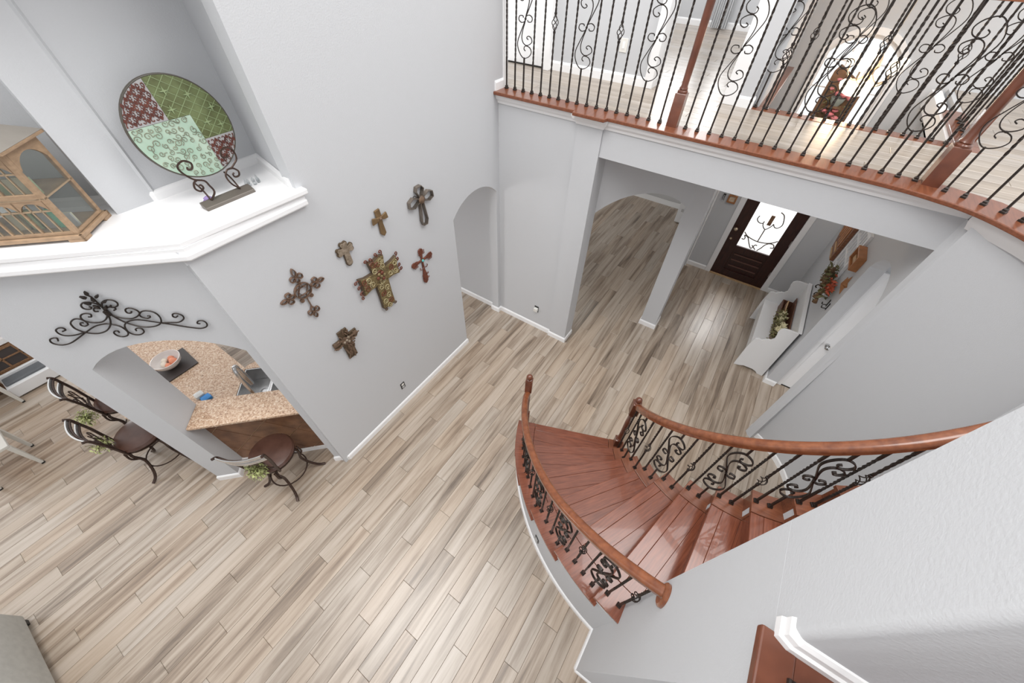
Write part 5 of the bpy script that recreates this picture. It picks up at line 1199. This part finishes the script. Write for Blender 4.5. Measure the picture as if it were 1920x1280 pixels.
for i in range(60):
    c_ = Vector((1.38-q.uniform(0, .06), 5.16+q.gauss(0, .05), 1.70+q.gauss(0, .04))); a = Vector((q.gauss(0,1), q.gauss(0,1), q.gauss(0,1))).normalized(); b = a.orthogonal().normalized(); l = q.uniform(.02, .04)
    mb.add([c_-a*l, c_+b*l*.4, c_+a*l, c_-b*l*.4], [(0,1,2,3)])
mb.build('red_leaves', REDL, sw)['kind'] = 'stuff'
sr = wr('rust-orange five-pointed star beside the pine cone swag', 'star', 'star', 5.13, 1.80)
pts = [( (.13 if i % 2 == 0 else .055)*math.cos(PI/2+i*PI/5)+5.13, (.13 if i % 2 == 0 else .055)*math.sin(PI/2+i*PI/5)+1.80) for i in range(10)]
mb = MB(); n = 10; mb.add([(1.448, y_, z) for y_, z in pts]+[(1.40, 5.13, 1.80)], [(i, (i+1) % n, n) for i in range(n)]+[tuple(range(n))[::-1]]); mb.build('star_body', STAR, sr)
hk = wr('pair of small black iron hooks below the pine cone swag', 'wall_hook', 'hook', 5.1, 1.45)
for y_ in (5.06, 5.14): 
    ex(MB(), [(y_-.015, 1.44), (y_+.015, 1.44), (y_+.015, 1.54), (y_-.015, 1.54)], .001, .006).build('hook_plate', BLACK, hk)
    MB().tube(cr([(1.445, y_, 1.46), (1.40, y_, 1.45), (1.39, y_, 1.48)], 4), .006, 6).build('hook', BLACK, hk, smooth=True)
# framed picture and keys left of the entrance door
pf = thing('picture_frame', 'small brown framed picture left of the entrance door', 'picture', (-.19, 7.24, 1.48))
mb = MB()
for a, b, c_, d_ in ((-.26, -.235, 1.41, 1.55), (-.145, -.12, 1.41, 1.55), (-.235, -.145, 1.41, 1.435), (-.235, -.145, 1.525, 1.55)): mb.box(a, b, 7.212, 7.238, c_, d_)
mb.build('frame', BOXW, pf, bevel=.003); MB().box(-.235, -.145, 7.226, 7.236, 1.435, 1.525).build('print', PRNT, pf)
MB().tube(cr([(-.19, 7.23, 1.55), (-.21, 7.225, 1.575), (-.18, 7.225, 1.59), (-.165, 7.23, 1.565)], 4), .005, 5).build('hanger', BRASS, pf)
kh = thing('key_hook', 'small dark key hook on the wall left of the framed picture', 'hook', (-.33, 7.235, 1.53))
MB().box(-.35, -.31, 7.225, 7.239, 1.52, 1.535).build('plate', BLACK, kh)
for x in (-.345, -.32): MB().tube([(x, 7.225, 1.52), (x, 7.215, 1.47), (x+.008, 7.215, 1.43)], .005, 5).build('key', BLACK, kh)
# white appliance seen in the dining room
dcb = thing('white_cabinet', 'low white cabinet with a grey slot handle in the dining room', 'cabinet', (-.95, 8.9, 0))
MB().box(-1.17, -.66, 8.64, 9.3, .02, .62).build('body', WHITE, dcb, bevel=.008)
MB().box(-1.10, -.98, 8.63, 8.642, .29, .36).build('handle', GREYC, dcb, bevel=.004)
MB().box(-1.1, -.70, 8.70, 9.2, 0, .02).build('plinth', BLACK, dcb)
dbn = thing('window_seat', 'grey upholstered bench along the far dining room wall', 'bench', (-1.9, 9.4, 0))
MB().box(-2.6, -1.22, 9.30, 9.58, .13, .30).build('seat', GREYC, dbn, bevel=.01); MB().box(-2.6, -1.22, 9.30, 9.58, 0, .13).build('base', WHITE, dbn)
# ================================================================ UPPER ENTRY: chandelier, flower basket, curtains
ch = thing('chandelier', 'brass chandelier with a glowing white bowl before the arched upper window', 'chandelier', (.53, 6.1, 3.5))
cx, cy, cz = .53, 6.1, 3.40
MB().lathe([(.001, 0), (.06, .004), (.12, .03), (.155, .075), (.165, .12), (.158, .122), (.148, .078), (.11, .04), (.04, .016), (.001, .014)], (cx-.06, cy-.02, cz+.0), 24).build('bowl_shade', LAMPG, ch, smooth=True)
MB().lathe([(.012, .06), (.03, .10), (.02, .16), (.045, .20), (.03, .25), (.012, .30), (.012, 1.9)], (cx, cy, cz+.08), 12).build('stem', BRASS, ch, smooth=True)
for k in range(5):
    a = 2*PI*k/5+.4
    P = [(cx, cy, cz+.22), (cx+.10*math.cos(a), cy+.10*math.sin(a), cz+.13), (cx+.2*math.cos(a), cy+.2*math.sin(a), cz+.17), (cx+.22*math.cos(a), cy+.22*math.sin(a), cz+.25)]
    MB().tube(cr(P, 4), .009, 6).build('arm', BRASS, ch, smooth=True)
    MB().lathe([(.03, 0), (.055, .05), (.06, .10), (.055, .10), (.026, .01)], (P[-1][0], P[-1][1], P[-1][2]), 12).build('glass_shade', LAMPG, ch, smooth=True)
mb = MB()
for i in range(16): mb.tube([(cx+.012*math.cos(i), cy, cz+1.0+i*.05), (cx-.012*math.cos(i), cy, cz+1.05+i*.05)], .005, 4)
mb.build('chain', BRASS, ch)
fk = thing('flower_arrangement', 'arrangement of pink roses on a brown board standing in the arched window', 'flowers', (.44, 7.18, 2.80))
MB().extr([(.24, 2.80), (.66, 2.80), (.66, 3.28), (.28, 3.48), (.24, 3.40)], (0, 7.16, 0), (1,0,0), (0,0,1), (0,1,0), 0, .03).build('board', BRNW, fk, bevel=.004)
MB().lathe([(.05, 0), (.075, .05), (.085, .09), (.078, .09), (.05, .02)], (.44, 7.06, 3.07), 14).build('vase', pm('sage_vase', (.33, .37, .34), .4), fk, smooth=True)
MB().box(.36, .52, 6.99, 7.16, 3.05, 3.07).build('bracket', BRNW, fk)
q = random.Random(12)
for i, (x, z, r_) in enumerate(((.40, 3.20, .045), (.48, 3.19, .05), (.35, 3.34, .04), (.55, 3.17, .04), (.44, 2.97, .055), (.52, 2.93, .05), (.36, 3.00, .04), (.48, 3.02, .04), (.31, 3.24, .03))):
    mb = MB()
    for k in range(3): mb.lathe([(r_*(.3+.2*k), -.2*r_), (r_*(.6+.2*k), .2*r_), (r_*(.5+.22*k), .5*r_-.12*r_*k)], (x, 7.02+q.uniform(0, .05), z), 9)
    mb.ball((x, 7.04, z), r_*.55, 8, 6); mb.build('rose', ROSE, fk, smooth=True)
mb = MB()
for i in range(180):
    c_ = Vector((q.uniform(.28, .62), q.uniform(7.02, 7.14), q.uniform(2.86, 3.26))); a = Vector((q.gauss(0,1), q.gauss(0,1), q.gauss(0,1))).normalized(); b = a.orthogonal().normalized(); l = q.uniform(.012, .028)
    mb.add([c_-a*l, c_+b*l*.4, c_+a*l, c_-b*l*.4], [(0,1,2,3)])
mb.build('leaves', LEAFD, fk)['kind'] = 'stuff'
def curtain(label, x0, x1, y_):
    mb = MB(); n = 36; rs = []
    top = [(x0+(x1-x0)*i/n, y_+.035*math.sin(i*1.35)) for i in range(n+1)]
    rs = [[(x, y2, z) for (x, y2), z in ((p, ZU+.02), (p, 5.4))]+[(p[0], p[1]+.012, 5.4), (p[0], p[1]+.012, ZU+.02)] for p in top]
    return tag(mb.rings(rs).build('curtain', CURT, smooth=True), label, 'curtain', 'curtains of the upper hall window')
curtain('white curtain in folds right of the balcony newel post, in the upper hallway', -1.86, -1.58, 9.1)
curtain('white curtain at the left edge of the upper hallway opening', -2.95, -2.62, 9.1)
lp = bpy.data.lights.new('chandelier_glow', 'POINT'); lp.energy = 14; lp.color = (1, .72, .45); lp.shadow_soft_size = .12
lo = bpy.data.objects.new('chandelier_glow', lp); COL.objects.link(lo); lo.location = (cx-.06, cy-.02, cz+.30)
